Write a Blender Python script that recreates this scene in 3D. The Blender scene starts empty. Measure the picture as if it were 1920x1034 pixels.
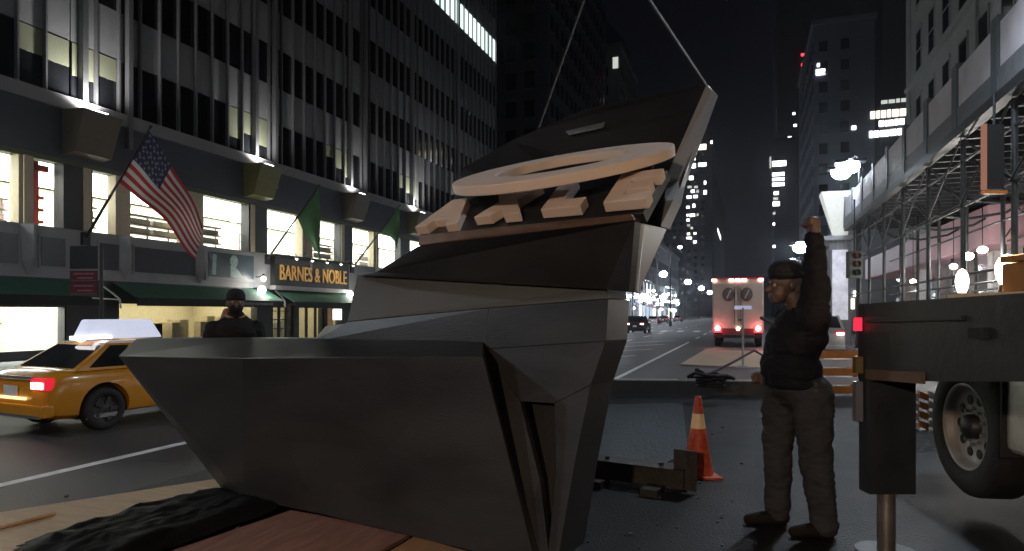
import bpy, bmesh, math, random
from mathutils import Vector, Matrix
random.seed(7)
S = bpy.context.scene
COL = S.collection
R = math.radians

# ------------------------------------------------------------------ camera, world, exposure
F, HZ, CX, CH = 1250.0, 588.0, 960.0, 1.45          # focal length / horizon of the photograph, camera height
TH = math.atan(440 / F)                             # angle between view axis and street axis (+Y)
c_, s_ = math.cos(TH), math.sin(TH)
cam = bpy.data.cameras.new('camera')
cam.sensor_width = 36
cam.lens = F / 1920 * 36
cam.shift_y = (HZ - 517) / 1920
cam.clip_end = 3000
cam.clip_start = 0.05
co = bpy.data.objects.new('camera', cam)
COL.objects.link(co)
co.location = (0, 0, CH)
co.rotation_euler = (R(90), 0, TH)
S.camera = co

W = bpy.data.worlds.new('World')
S.world = W
W.use_nodes = True
bg = W.node_tree.nodes['Background']
bg.inputs[0].default_value = (0.0014, 0.0014, 0.0022, 1)
bg.inputs[1].default_value = 1.0
S.view_settings.view_transform = 'Standard'
S.view_settings.look = 'None'
S.view_settings.exposure = 0.6
S.view_settings.gamma = 1
S.render.engine = 'CYCLES'
S.cycles.use_denoising = True
S.cycles.max_bounces = 5
S.cycles.diffuse_bounces = 2
S.cycles.glossy_bounces = 2
S.cycles.transparent_max_bounces = 12
S.cycles.sample_clamp_indirect = 3.0
S.cycles.caustics_reflective = False
S.cycles.caustics_refractive = False


# ------------------------------------------------------------------ coordinates
def P(px, py, d):
    """world point seen at photo pixel px,py at depth d metres"""
    x = (px - CX) / F * d
    return Vector((x * c_ - d * s_, x * s_ + d * c_, CH + (HZ - py) / F * d))


def G(px, py, z=0.0):
    return P(px, py, (CH - z) * F / (py - HZ))


def onU(px, py, u):
    t = (px - CX) / F
    return P(px, py, u / (c_ * t - s_))


def W3(x, d, z):
    return Vector((x * c_ - d * s_, x * s_ + d * c_, z))


# ------------------------------------------------------------------ materials
MATS = {}


def mat(name, col, rough=0.6, metal=0.0, var=0.15, scale=6.0, bump=0.0, emit=0.0, ecol=None, spec=0.5, stretch=None,
        col2=None, bscale=None, coat=0.0):
    if name in MATS:
        return MATS[name]
    m = bpy.data.materials.new(name)
    m.use_nodes = True
    nt = m.node_tree
    b = nt.nodes['Principled BSDF']
    b.inputs['Roughness'].default_value = rough
    b.inputs['Metallic'].default_value = metal
    b.inputs['Specular IOR Level'].default_value = spec
    b.inputs['Coat Weight'].default_value = coat
    c = (*col, 1)
    b.inputs['Base Color'].default_value = c
    if var or bump or col2:
        tc = nt.nodes.new('ShaderNodeTexCoord')
        mp = nt.nodes.new('ShaderNodeMapping')
        if stretch:
            mp.inputs['Scale'].default_value = stretch
        nt.links.new(tc.outputs['Object'], mp.inputs[0])
        nz = nt.nodes.new('ShaderNodeTexNoise')
        nz.inputs['Scale'].default_value = scale
        nz.inputs['Detail'].default_value = 6
        nz.inputs['Roughness'].default_value = 0.62
        nt.links.new(mp.outputs[0], nz.inputs['Vector'])
        if var or col2:
            rp = nt.nodes.new('ShaderNodeValToRGB')
            rp.color_ramp.elements[0].position = 0.3
            rp.color_ramp.elements[1].position = 0.7
            lo = [x * (1 - var) for x in col]
            hi = [min(1, x * (1 + var)) for x in col] if not col2 else list(col2)
            rp.color_ramp.elements[0].color = (*lo, 1)
            rp.color_ramp.elements[1].color = (*hi, 1)
            nt.links.new(nz.outputs['Fac'], rp.inputs[0])
            nt.links.new(rp.outputs[0], b.inputs['Base Color'])
            rr = nt.nodes.new('ShaderNodeMapRange')
            rr.inputs['To Min'].default_value = max(0.03, rough * 0.75)
            rr.inputs['To Max'].default_value = min(1, rough * 1.25)
            nt.links.new(nz.outputs['Fac'], rr.inputs['Value'])
            nt.links.new(rr.outputs[0], b.inputs['Roughness'])
        if bump:
            n2 = nt.nodes.new('ShaderNodeTexNoise')
            n2.inputs['Scale'].default_value = bscale or scale * 6
            n2.inputs['Detail'].default_value = 4
            nt.links.new(mp.outputs[0], n2.inputs['Vector'])
            bp = nt.nodes.new('ShaderNodeBump')
            bp.inputs['Strength'].default_value = bump
            bp.inputs['Distance'].default_value = 0.02
            nt.links.new(n2.outputs['Fac'], bp.inputs['Height'])
            nt.links.new(bp.outputs[0], b.inputs['Normal'])
    if emit:
        b.inputs['Emission Color'].default_value = (*(ecol or col), 1)
        b.inputs['Emission Strength'].default_value = emit
    MATS[name] = m
    return m


def glow(name, col, strength):
    if name in MATS:
        return MATS[name]
    m = bpy.data.materials.new(name)
    m.use_nodes = True
    nt = m.node_tree
    nt.nodes.clear()
    o = nt.nodes.new('ShaderNodeOutputMaterial')
    e = nt.nodes.new('ShaderNodeEmission')
    e.inputs[0].default_value = (*col, 1)
    e.inputs[1].default_value = strength
    nt.links.new(e.outputs[0], o.inputs[0])
    MATS[name] = m
    return m


def paneglass(name, tint=(0.9, 0.95, 0.95), gl=0.08):
    if name in MATS:
        return MATS[name]
    m = bpy.data.materials.new(name)
    m.use_nodes = True
    nt = m.node_tree
    nt.nodes.clear()
    o = nt.nodes.new('ShaderNodeOutputMaterial')
    mx = nt.nodes.new('ShaderNodeMixShader')
    t = nt.nodes.new('ShaderNodeBsdfTransparent')
    g = nt.nodes.new('ShaderNodeBsdfGlossy')
    t.inputs[0].default_value = (*tint, 1)
    g.inputs['Roughness'].default_value = 0.03
    mx.inputs[0].default_value = gl
    nt.links.new(t.outputs[0], mx.inputs[1])
    nt.links.new(g.outputs[0], mx.inputs[2])
    nt.links.new(mx.outputs[0], o.inputs[0])
    MATS[name] = m
    return m


# ------------------------------------------------------------------ mesh builder
class MB:
    def __init__(self):
        self.v, self.f, self.m, self.s = [], [], [], []

    def add(self, vs, fs, mi=0, smooth=False):
        o = len(self.v)
        self.v += [tuple(x) for x in vs]
        for f in fs:
            self.f.append(tuple(i + o for i in f))
            self.m.append(mi)
            self.s.append(smooth)
        return self

    def box(self, a, b, mi=0):
        x0, x1 = sorted((a[0], b[0]))
        y0, y1 = sorted((a[1], b[1]))
        z0, z1 = sorted((a[2], b[2]))
        vs = [(x0, y0, z0), (x1, y0, z0), (x1, y1, z0), (x0, y1, z0), (x0, y0, z1), (x1, y0, z1), (x1, y1, z1), (x0, y1, z1)]
        return self.add(vs, [(3, 2, 1, 0), (4, 5, 6, 7), (0, 1, 5, 4), (1, 2, 6, 5), (2, 3, 7, 6), (3, 0, 4, 7)], mi)

    def obox(self, c, ax, ay, az, mi=0):
        c, ax, ay, az = map(Vector, (c, ax, ay, az))
        vs = [c + i * ax + j * ay + k * az for k in (-1, 1) for (i, j) in ((-1, -1), (1, -1), (1, 1), (-1, 1))]
        return self.add(vs, [(3, 2, 1, 0), (4, 5, 6, 7), (0, 1, 5, 4), (1, 2, 6, 5), (2, 3, 7, 6), (3, 0, 4, 7)], mi)

    def bar(self, p, q, w, h=None, mi=0, up=(0, 0, 1)):
        p, q = Vector(p), Vector(q)
        h = h or w
        d = q - p
        n = d.normalized()
        u = Vector(up)
        if abs(n.dot(u)) > 0.98:
            u = Vector((0, 1, 0))
        x = n.cross(u).normalized()
        y = x.cross(n).normalized()
        return self.obox((p + q) / 2, x * w / 2, y * h / 2, d / 2, mi)

    def tube(self, p, q, r0, r1=None, n=12, mi=0, caps=True, smooth=True):
        p, q = Vector(p), Vector(q)
        r1 = r0 if r1 is None else r1
        d = (q - p).normalized()
        a = d.orthogonal().normalized()
        b = d.cross(a)
        vs = []
        for (c, r) in ((p, r0), (q, r1)):
            for i in range(n):
                t = 2 * math.pi * i / n
                vs.append(c + r * (math.cos(t) * a + math.sin(t) * b))
        fs = [(i, (i + 1) % n, n + (i + 1) % n, n + i) for i in range(n)]
        self.add(vs, fs, mi, smooth)
        if caps:
            self.add(vs[:n], [tuple(reversed(range(n)))], mi)
            self.add(vs[n:], [tuple(range(n))], mi)
        return self

    def path(self, pts, r, n=8, mi=0):
        for a, b in zip(pts[:-1], pts[1:]):
            self.tube(a, b, r, r, n, mi)
        return self

    def lathe(self, c, prof, axis=(0, 0, 1), n=20, mi=0, smooth=True):
        """prof: (radius, height) along axis"""
        c = Vector(c)
        d = Vector(axis).normalized()
        a = d.orthogonal().normalized()
        b = d.cross(a)
        vs = []
        for r, h in prof:
            for i in range(n):
                t = 2 * math.pi * i / n
                vs.append(c + d * h + max(r, 1e-4) * (math.cos(t) * a + math.sin(t) * b))
        fs = []
        for k in range(len(prof) - 1):
            for i in range(n):
                j = (i + 1) % n
                fs.append((k * n + i, k * n + j, k * n + n + j, k * n + n + i))
        return self.add(vs, fs, mi, smooth)

    def ball(self, c, r, n=12, mi=0, sc=(1, 1, 1)):
        c = Vector(c)
        vs, fs = [], []
        m = n // 2
        for k in range(m + 1):
            ph = math.pi * k / m
            for i in range(n):
                t = 2 * math.pi * i / n
                vs.append(c + Vector((r * sc[0] * math.sin(ph) * math.cos(t), r * sc[1] * math.sin(ph) * math.sin(t), r * sc[2] * math.cos(ph))))
        for k in range(m):
            for i in range(n):
                j = (i + 1) % n
                fs.append((k * n + i, k * n + n + i, k * n + n + j, k * n + j))
        return self.add(vs, fs, mi, True)

    def solid(self, front, off, mi=0, offs=None):
        """front: loop of points; back loop displaced by off (or offs per point)"""
        n = len(front)
        fr = [Vector(p) for p in front]
        bk = [p + Vector(offs[i] if offs else off) for i, p in enumerate(fr)]
        fs = [tuple(range(n)), tuple(reversed(range(n, 2 * n)))]
        fs += [(i, n + i, n + (i + 1) % n, (i + 1) % n) for i in range(n)]
        return self.add(fr + bk, fs, mi)

    def build(self, name, mats, parent=None, fix=False, weld=False, loc=None):
        me = bpy.data.meshes.new(name)
        me.from_pydata(self.v, [], self.f)
        if not isinstance(mats, (list, tuple)):
            mats = [mats]
        for m in mats:
            me.materials.append(m)
        me.polygons.foreach_set('material_index', self.m)
        me.polygons.foreach_set('use_smooth', self.s)
        if fix or weld:
            b = bmesh.new()
            b.from_mesh(me)
            if weld:
                bmesh.ops.remove_doubles(b, verts=b.verts, dist=0.0005)
            bmesh.ops.recalc_face_normals(b, faces=b.faces)
            b.to_mesh(me)
            b.free()
        me.update()
        o = bpy.data.objects.new(name, me)
        COL.objects.link(o)
        if parent is not None:
            o.parent = parent
        if loc is not None:
            o.location = loc
        return o


def tag(o, label=None, cat=None, group=None, kind=None):
    if label:
        o['label'] = label
    if cat:
        o['category'] = cat
    if group:
        o['group'] = group
    if kind:
        o['kind'] = kind
    return o


def empty(name, loc, label=None, cat=None, group=None, rz=0, kind=None):
    o = bpy.data.objects.new(name, None)
    o.empty_display_size = 0.2
    COL.objects.link(o)
    o.location = loc
    o.rotation_euler = (0, 0, rz)
    return tag(o, label, cat, group, kind)


def struct(name, mb, m, **k):
    return tag(mb.build(name, m, **k), kind='structure')


def dup_mesh(o, loc, parent=None, rot=None):
    c = o.copy()
    COL.objects.link(c)
    c.location = loc
    if rot is not None:
        c.rotation_euler = rot
    if parent is not None:
        c.parent = parent
    return c


def copy_tree(o, parent=None):
    c = o.copy()
    COL.objects.link(c)
    if parent is not None:
        c.parent = parent
    for ch in list(o.children):
        copy_tree(ch, c)
    return c


def bevel(o, w, seg=2, ang=35):
    b = bmesh.new()
    b.from_mesh(o.data)
    bmesh.ops.remove_doubles(b, verts=b.verts, dist=0.0005)
    es = [e for e in b.edges if len(e.link_faces) == 2 and e.calc_face_angle(0) > R(ang)]
    bmesh.ops.bevel(b, geom=es, offset=w, segments=seg, affect='EDGES', profile=0.6)
    bmesh.ops.recalc_face_normals(b, faces=b.faces)
    b.to_mesh(o.data)
    b.free()
    return o


def bake(o):
    """apply modifiers"""
    dg = bpy.context.evaluated_depsgraph_get()
    me = bpy.data.meshes.new_from_object(o.evaluated_get(dg))
    o.modifiers.clear()
    o.data = me
    return o


def text_mesh(name, body, size, m, mat4, parent=None, ext=0.02, width=None):
    cu = bpy.data.curves.new(name, 'FONT')
    cu.body = body
    cu.size = size
    cu.extrude = ext
    cu.align_x = 'CENTER'
    cu.align_y = 'CENTER'
    t = bpy.data.objects.new(name + '_tmp', cu)
    COL.objects.link(t)
    dg = bpy.context.evaluated_depsgraph_get()
    dg.update()
    me = bpy.data.meshes.new_from_object(t.evaluated_get(dg))
    bpy.data.objects.remove(t)
    if width:
        xs = [v.co.x for v in me.vertices]
        k = width / (max(xs) - min(xs))
        for v in me.vertices:
            v.co.x *= k
    me.materials.clear()
    me.materials.append(m)
    me.name = name
    o = bpy.data.objects.new(name, me)
    COL.objects.link(o)
    if parent is not None:
        o.parent = parent
    o.matrix_local = mat4
    return o


def frame(org, x, y):
    x, y = Vector(x).normalized(), Vector(y).normalized()
    z = x.cross(y)
    m = Matrix.Identity(4)
    for i, a in enumerate((x, y, z)):
        for k in range(3):
            m[k][i] = a[k]
    for k in range(3):
        m[k][3] = org[k]
    return m


def lamp(name, loc, power, col, parent=None, size=0.08, spot=None, target=None, blend=0.5):
    l = bpy.data.lights.new(name, 'SPOT' if spot else 'POINT')
    l.energy = power
    l.color = col
    l.shadow_soft_size = size
    if spot:
        l.spot_size = R(spot)
        l.spot_blend = blend
    o = bpy.data.objects.new(name, l)
    COL.objects.link(o)
    o.location = loc
    if target is not None:
        o.rotation_euler = (Vector(target) - Vector(loc)).to_track_quat('-Z', 'Y').to_euler()
    if parent is not None:
        o.parent = parent
    return o


WARM = (1.0, 0.70, 0.42)
COOL = (0.80, 0.90, 1.0)
ZR = -0.35                                          # roadway level; the work area at the camera is raised to 0
# palette
ASPH = mat('asphalt', (0.055, 0.055, 0.058), 0.55, var=0.35, scale=1.2, bump=0.5, bscale=90)
WETA = mat('wet_asphalt', (0.009, 0.009, 0.0105), 0.58, var=0.6, scale=1.6, bump=0.35, bscale=45, spec=.3)
PAVE = mat('pavement_concrete', (0.22, 0.22, 0.22), 0.7, var=0.2, scale=1.5, bump=0.3)
PAINT = mat('road_paint', (0.78, 0.78, 0.76), 0.6, var=0.35, scale=5)
STONE_L = mat('facade_stone', (0.20, 0.20, 0.21), 0.6, var=0.1, scale=0.7, bump=0.1)
SPAND = mat('spandrel_metal', (0.22, 0.23, 0.24), 0.45, metal=0.2, var=0.12, scale=0.8)
MULL = mat('mullion_metal', (0.18, 0.185, 0.20), 0.35, metal=0.5, var=0.1)
DGLASS = mat('dark_glass', (0.008, 0.009, 0.011), 0.08, var=0, spec=0.6)
DARKST = mat('dark_stone', (0.03, 0.031, 0.037), 0.45, var=0.2, scale=1.5)
DARKMET = mat('dark_metal', (0.03, 0.03, 0.034), 0.45, metal=0.3, var=0.2)
BLACK = mat('black_rubber', (0.014, 0.014, 0.015), 0.75, var=0.2, bump=0.2)
CREAMP = mat('cream_pillar', (0.55, 0.47, 0.34), 0.6, var=0.08)
GREYP = mat('grey_panel', (0.30, 0.31, 0.33), 0.55, var=0.12, scale=1.5)
WHITE = mat('white_paint', (0.75, 0.75, 0.74), 0.5, var=0.06)
CLEAR = paneglass('shop_glass')
CHROME = mat('bright_metal', (0.6, 0.6, 0.62), 0.22, metal=0.9, var=0.1)

# ------------------------------------------------------------------ ground
struct('ground', MB().box((-900, -200, -3), (900, 1500, ZR - 0.06)), ASPH)
struct('road', MB().box((-15.3, -60, ZR - 0.055), (4.7, 900, ZR)), ASPH)
mb = MB()
for a, b in ((-70, 66), (84, 300), (320, 800)):
    mb.box((-60, a, ZR - 0.05), (-15.45, b, ZR + 0.14))
struct('pavement_left', mb, PAVE)
mb = MB()
for a, b in ((-60, 66), (84, 300), (320, 800)):
    mb.box((-15.45, a, ZR - 0.05), (-15.3, b, ZR + 0.15))
struct('kerb_left', mb, mat('kerb_granite', (0.3, 0.3, 0.31), 0.6, var=0.2, scale=4))
mb = MB()
for a, b in ((14.6, 48), (66, 300), (320, 800)):
    mb.box((4.85, a, ZR - 0.05), (60, b, ZR + 0.14))
struct('pavement_right', mb, PAVE)
mb = MB()
for a, b in ((14.6, 48), (66, 300), (320, 800)):
    mb.box((4.7, a, ZR - 0.05), (4.85, b, ZR + 0.15))
struct('kerb_right', mb, MATS['kerb_granite'])
# raised work area the camera stands on
struct('work_area', MB().box((-4.75, -12, -0.6), (14.5, 14.4, 0.0)), WETA)
# markings
zk = ZR + 0.004
mb = MB()
mb.box((-3.48, -14, zk - 0.003), (-3.33, 43, zk))
for v in range(5, 30):
    y = 4.1 + v * 9.0
    mb.box((-3.48, y, zk - 0.003), (-3.33, y + 4, zk))
mb.box((-7.44, -20, zk - 0.003), (-7.29, 40, zk))
for v in range(0, 16):
    mb.box((-7.44, 42 + v * 9, zk - 0.003), (-7.29, 45.5 + v * 9, zk))
for v in range(0, 20):
    mb.box((-11.4, 12 + v * 9, zk - 0.003), (-11.28, 15.2 + v * 9, zk))
# diagonal stop hatching seen to the right of the sculpture
for k in range(4):
    y = 24 + k * 5.5
    mb.add([(-6.9, y, zk), (-6.7, y, zk), (-4.4, y + 4.6, zk), (-4.6, y + 4.6, zk)], [(0, 1, 2, 3)])
for k in range(7):
    mb.box((-14.6 + k * 1.6, 67, zk - 0.003), (-14.0 + k * 1.6, 71, zk))
struct('lane_markings', mb, PAINT)


# ================================================================== BUILDING ON THE LEFT (bookshop below, offices above)
U = -24.0
bank = empty('office_building', (U, 36, ZR), 'grey mid-century office block with long window bands above a lit shop', 'building')


def BL(mb, name, m, **k):
    """build a part of the office building given in world coordinates"""
    o = mb.build(name, m, bank, **k)
    o.location = -Vector((U, 36, ZR))
    return o


V0, V1 = 7.6, 63.6
LEV = [9.62, 13.72, 17.9, 22.35, 27.0]
WH = 2.1
# carcass behind the skin
mb = MB()
mb.box((U - 30, V0, 9.3), (U - 0.35, V1, 44))
mb.box((U - 30, V0, 7.25), (U - 0.3, V1, 9.3))
BL(mb, 'wall', DARKST)
BL(MB().box((U - 0.3, V0, 7.2), (U + 0.02, V1, 9.05)), 'frieze', mat('frieze_panel', (0.045, 0.05, 0.066), 0.5, var=0.2, scale=0.8))
BL(MB().box((U - 0.3, V0, 9.05), (U + 0.12, V1, 9.56)), 'ledge', STONE_L)
nmod = int(V1 - V0)
win0 = spn0 = None
for li, z in enumerate(LEV):
    for k in range(nmod):
        y = V0 + 0.6 + k
        if y + 1 > V1:
            continue
        lit = li == 4 and y > 46.5
        if li == 4 and y < 40:
            continue
        if win0 is None:
            win0 = MB().box((-0.03, 0.05, 0), (0.03, 0.95, WH)).build('window', DGLASS, bank)
            win0.location = Vector((U - 0.12, y, z)) - Vector((U, 36, ZR))
            o = win0
        elif lit:
            if 'winlit' not in globals():
                winlit = MB().box((-0.03, 0.05, 0), (0.03, 0.95, WH)).build('window', glow('office_window_light', (0.80, 0.98, 0.90), 1.5), bank)
                winlit2 = MB().box((-0.03, 0.05, 0), (0.03, 0.95, WH)).build('window', glow('office_window_light_dim', (0.78, 0.98, 0.90), 0.85), bank)
                o = winlit
                o.location = Vector((U - 0.12, y, z)) - Vector((U, 36, ZR))
                winlit2.location = Vector((U - 0.12, y + 1, z)) - Vector((U, 36, ZR))
                lastlit = y + 1
                continue
            elif y <= lastlit + 0.5:
                continue
            o = dup_mesh(random.choice((winlit, winlit2, winlit)), Vector((U - 0.12, y, z)) - Vector((U, 36, ZR)))
        else:
            o = dup_mesh(win0, Vector((U - 0.12, y, z)) - Vector((U, 36, ZR)))
        # panel above it
        zt = LEV[li + 1] if li < 4 else z + 4.3
        key = round(zt - z, 2)
        if spn0 is None:
            spn0 = {}
        if key not in spn0:
            spn0[key] = MB().box((-0.08, 0.02, 0), (0.02, 0.98, key - WH - 0.06)).build('spandrel_panel', SPAND, bank)
            sp = spn0[key]
            sp.location = Vector((U - 0.1, y, z + WH + 0.03)) - Vector((U, 36, ZR))
        else:
            sp = dup_mesh(spn0[key], Vector((U - 0.1 + random.uniform(-.012, .012), y, z + WH + 0.03)) - Vector((U, 36, ZR)))
mul0 = wid0 = None
UPL = [18.6, 28.05, 36.8, 45.2, 53.8]               # bay lines with floodlights
for k in range(nmod + 1):
    y = V0 + 0.6 + k
    if y > V1:
        break
    near = min(abs(y - q) for q in UPL) < 0.55
    if near:
        continue
    if mul0 is None:
        mul0 = MB().box((-0.1, -0.035, 0), (0.07, 0.035, 33)).build('mullion', MULL, bank)
        mul0.location = Vector((U, y, 9.56)) - Vector((U, 36, ZR))
    else:
        dup_mesh(mul0, Vector((U, y, 9.56)) - Vector((U, 36, ZR)))
for y in UPL:
    BL(MB().box((U - 0.1, y - 0.11, 9.56), (U + 0.22, y + 0.11, 42)), 'pier', MULL)
for y in (20.6, 29.6, 38.6):
    BL(MB().box((U - 0.1, y - 0.1, 8.2), (U + 0.2, y + 0.1, 42)), 'pier', MULL)
# blinds in the lowest office windows near the floodlights
BLI = mat('blind_fabric', (0.15, 0.165, 0.11), 0.8, var=0.1, scale=12)
for y, h in ((16.2, .95), (17.2, 1.0), (18.2, 1.25), (19.2, .9), (26.2, 1.5), (27.2, 1.1), (28.2, 1.45), (29.2, .6), (35.2, 1.2), (36.2, 1.6), (44.2, 1.2), (45.2, 1.5), (34.2, .7), (43.2, 1.0)):
    BL(MB().box((U - 0.088, y + .06, LEV[0] + WH - h), (U - 0.07, y + .94, LEV[0] + WH - 0.02)), 'blind', BLI)
# floodlight boxes under the ledge
OLIVE = mat('olive_metal', (0.16, 0.155, 0.055), 0.5, var=0.15)
BROWNB = mat('brown_metal', (0.10, 0.085, 0.06), 0.5, var=0.15)
for i, y in enumerate(UPL):
    e = empty('floodlight_box', (U, y, 8.2), ['brown floodlight box under the office ledge above the striped flag',
                                             'olive green floodlight box above the first green flag',
                                             'floodlight box left of the second green flag',
                                             'floodlight box behind the left end of the lettering',
                                             'farthest floodlight box on the office ledge'][i], 'floodlight', 'floodlight boxes on the office ledge')
    m = MB()
    a, b, ya, yb = 0.03, 1.15, -0.8, 0.8
    vs = [(a, ya, -0.85), (a, yb, -0.85), (a, yb, 0.84), (a, ya, 0.84), (b * .55, ya + .05, -0.75), (b * .55, yb - .05, -0.75), (b, yb, 0.78), (b, ya, 0.78)]
    m.add(vs, [(0, 1, 5, 4), (4, 5, 6, 7), (3, 7, 6, 2), (0, 4, 7, 3), (1, 2, 6, 5), (0, 3, 2, 1)])
    m.build('housing', OLIVE if i == 1 else BROWNB, e)
    MB().box((0.45, -0.3, 0.845), (1.0, 0.3, 0.87)).build('lens', glow('flood_lens', (1, .97, .92), 6), e)
    lamp('flood_beam', (0.62, 0, 0.98), [900, 560, 420, 900, 500][i], (1.0, 0.95, 0.90), e, 0.1, spot=150, target=(0.02, 0, 4.2), blend=1.0)

# --- second floor: lit sales room behind big windows
Z2a, Z2b = 4.62, 7.02
GAPS = [(7.8, 16.25), (16.77, 17.83), (19.0, 20.05), (20.74, 23.5), (24.6, 27.6), (29.0, 31.95), (32.9, 35.75), (37.1, 39.75), (40.4, 43.4), (44.9, 47.6), (48.4, 51.4), (53, 56), (57, 60)]
mb = MB()
y = V0
for (a, b) in GAPS + [(V1, V1)]:
    if a - y > 0.02:
        wide = a - y > 0.9
        BL(MB().box((U - 0.45, y, Z2a), (U + (0.06 if wide else 0.0), a, Z2b)), 'pillar', DARKST if (abs(y - 17.83) < .1 or abs(y - 27.6) < .1 or abs(y - 35.75) < .1 or abs(y - 43.4) < .1) and wide else CREAMP)
    y = b
# cream linings beside the dark columns
for y in (16.25 + .26, 18.75, 27.85, 32.4, 35.95, 40.1):
    BL(MB().box((U + 0.062, y - 0.15, Z2a), (U + 0.12, y + 0.15, Z2b)), 'lining', CREAMP)
BL(MB().box((U - 0.5, V0, Z2b), (U - 0.02, V1, 7.2)), 'lintel', mat('lintel', (0.10, 0.11, 0.06), 0.6))
pane = None
for (a, b) in GAPS:
    o = BL(MB().box((U - 0.25, a, Z2a), (U - 0.235, b, Z2b)), 'shop_pane', CLEAR)
ROOMW = mat('shop_wall', (0.75, 0.72, 0.64), 0.8, var=0.05)
mb = MB()
mb.box((U - 7.2, V0, 4.3), (U - 7.0, V1, 7.3))
mb.box((U - 7.0, V0, 4.3), (U - 0.5, V1, 4.45))
mb.box((U - 7.0, V0, 7.25), (U - 0.5, V1, 7.4))
mb.box((U - 7.0, V0 - .2, 4.3), (U - 0.5, V0, 7.4))
mb.box((U - 7.0, V1, 4.3), (U - 0.5, V1 + .2, 7.4))
BL(mb, 'sales_room', ROOMW)
LP = glow('ceiling_panel_light', (1.0, 0.94, 0.82), 9.0)
for k in range(18):
    y = V0 + 1 + k * 3.05
    BL(MB().box((U - 6.3, y, 7.2), (U - 1.2, y + 2.9, 7.245)), 'ceiling_light', LP)
SHELF = mat('shelf_wood', (0.20, 0.16, 0.13), 0.6, var=0.2)
BOOKS = mat('book_spines', (0.55, 0.5, 0.46), 0.7, var=0.5, scale=3, stretch=(1, 14, 1))
k = 0
for ys in (9, 13.2, 15.6, 18.6, 20.9, 22.8, 24.9, 29.1, 34.5, 37.4, 41.5, 46, 50):
    ln = random.uniform(1.3, 2.4)
    ux = U - random.choice((1.2, 1.7, 2.4))
    m = MB()
    for zz in (4.46, 4.9, 5.3, 5.7):
        m.box((ux - .2, ys, zz), (ux + .2, ys + ln, zz + .06))
    for yy in (ys, ys + ln / 2, ys + ln):
        m.box((ux - .2, yy - .03, 4.46), (ux - .14, yy + .03, 5.75))
    o = tag(m.build('bookcase', SHELF, bank), None)
    o.location = -Vector((U, 36, ZR))
    m2 = MB()
    for zz in (4.52, 4.96, 5.36):
        m2.box((ux - .12, ys + .08, zz), (ux + .1, ys + ln - .08, zz + .24))
    m2.build('books', BOOKS, o)
RED = mat('red_paint', (0.55, 0.05, 0.03), 0.5, var=0.1)
m = MB().box((U - 1.0, 17.28, 4.45), (U - .8, 17.52, 7.2)).box((U - 1.0, 16.9, 6.75), (U - .8, 17.9, 6.98))
for zz in (4.8, 5.25, 5.7):
    m.box((U - 1.02, 17.1, zz), (U - .78, 17.7, zz + .1))
BL(m, 'red_column', RED)
# --- panel band between first and second floor
BL(MB().box((U - 0.5, V0, 2.75), (U + 0.0, V1, 4.62)), 'panel_band', GREYP)
NAVY = mat('navy_panel', (0.03, 0.034, 0.048), 0.3, var=0.2)
for (a, b) in ((13.5, 16.2), (17.0, 17.9), (19.3, 20.15), (20.9, 24.1)):
    BL(MB().box((U + 0.0, a - .07, 3.1), (U + 0.05, b + .07, 4.3)), 'banner_frame', GREYP)
    BL(MB().box((U + 0.052, a, 3.17), (U + 0.07, b, 4.22)), 'banner', NAVY)
# poster with a pale head-and-shoulders shape
po = BL(MB().box((U + 0.0, 24.75, 3.02), (U + 0.06, 28.1, 4.55)), 'banner_frame', GREYP)
po = BL(MB().box((U + 0.062, 24.9, 3.2), (U + 0.075, 27.95, 4.38)), 'poster', mat('poster_blue', (0.05, 0.075, 0.09), 0.35, var=0.4, scale=1.2))
TEAL = mat('poster_pale', (0.30, 0.42, 0.42), 0.5, var=0.3, scale=4)
m = MB()


def disc(mb, c, r, n=18, sy=1, mi=0):
    mb.add([(c[0], c[1] + r * math.cos(2 * math.pi * i / n), c[2] + r * sy * math.sin(2 * math.pi * i / n)) for i in range(n)], [tuple(range(n))], mi)


pu = U + 0.079
disc(m, (pu, 26.55, 4.02), .27, sy=1.15)
m.build('poster_figure', TEAL, po)
m = MB()
m.add([(pu + .001, 26.3, 3.8), (pu + .001, 26.65, 3.75), (pu + .001, 26.95, 3.5), (pu + .001, 27.2, 3.22), (pu + .001, 26.3, 3.22)], [(0, 1, 2, 3, 4)])
m.build('poster_figure', TEAL, po)
m = MB()
m.add([(pu, 25.1, 3.3), (pu, 25.35, 3.3), (pu, 25.4, 4.25), (pu, 25.15, 4.3)], [(0, 1, 2, 3)])
m.build('poster_figure', TEAL, po)
# fins with pointed feet on the band
for y in (16.55, 20.45, 24.4, 32.4, 40.1):
    m = MB()
    m.add([(U + .02, y - .28, 4.6), (U + .02, y + .28, 4.6), (U + .02, y + .2, 3.3), (U + .02, y, 2.85), (U + .02, y - .2, 3.3),
           (U + .4, y - .06, 4.6), (U + .4, y + .06, 4.6), (U + .34, y, 3.4), (U + .06, y, 2.83)],
          [(0, 4, 7, 5), (5, 7, 6), (6, 7, 2, 1), (7, 8, 3, 2), (4, 3, 8, 7), (0, 5, 6, 1)])
    BL(m, 'fin', GREYP)
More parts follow.
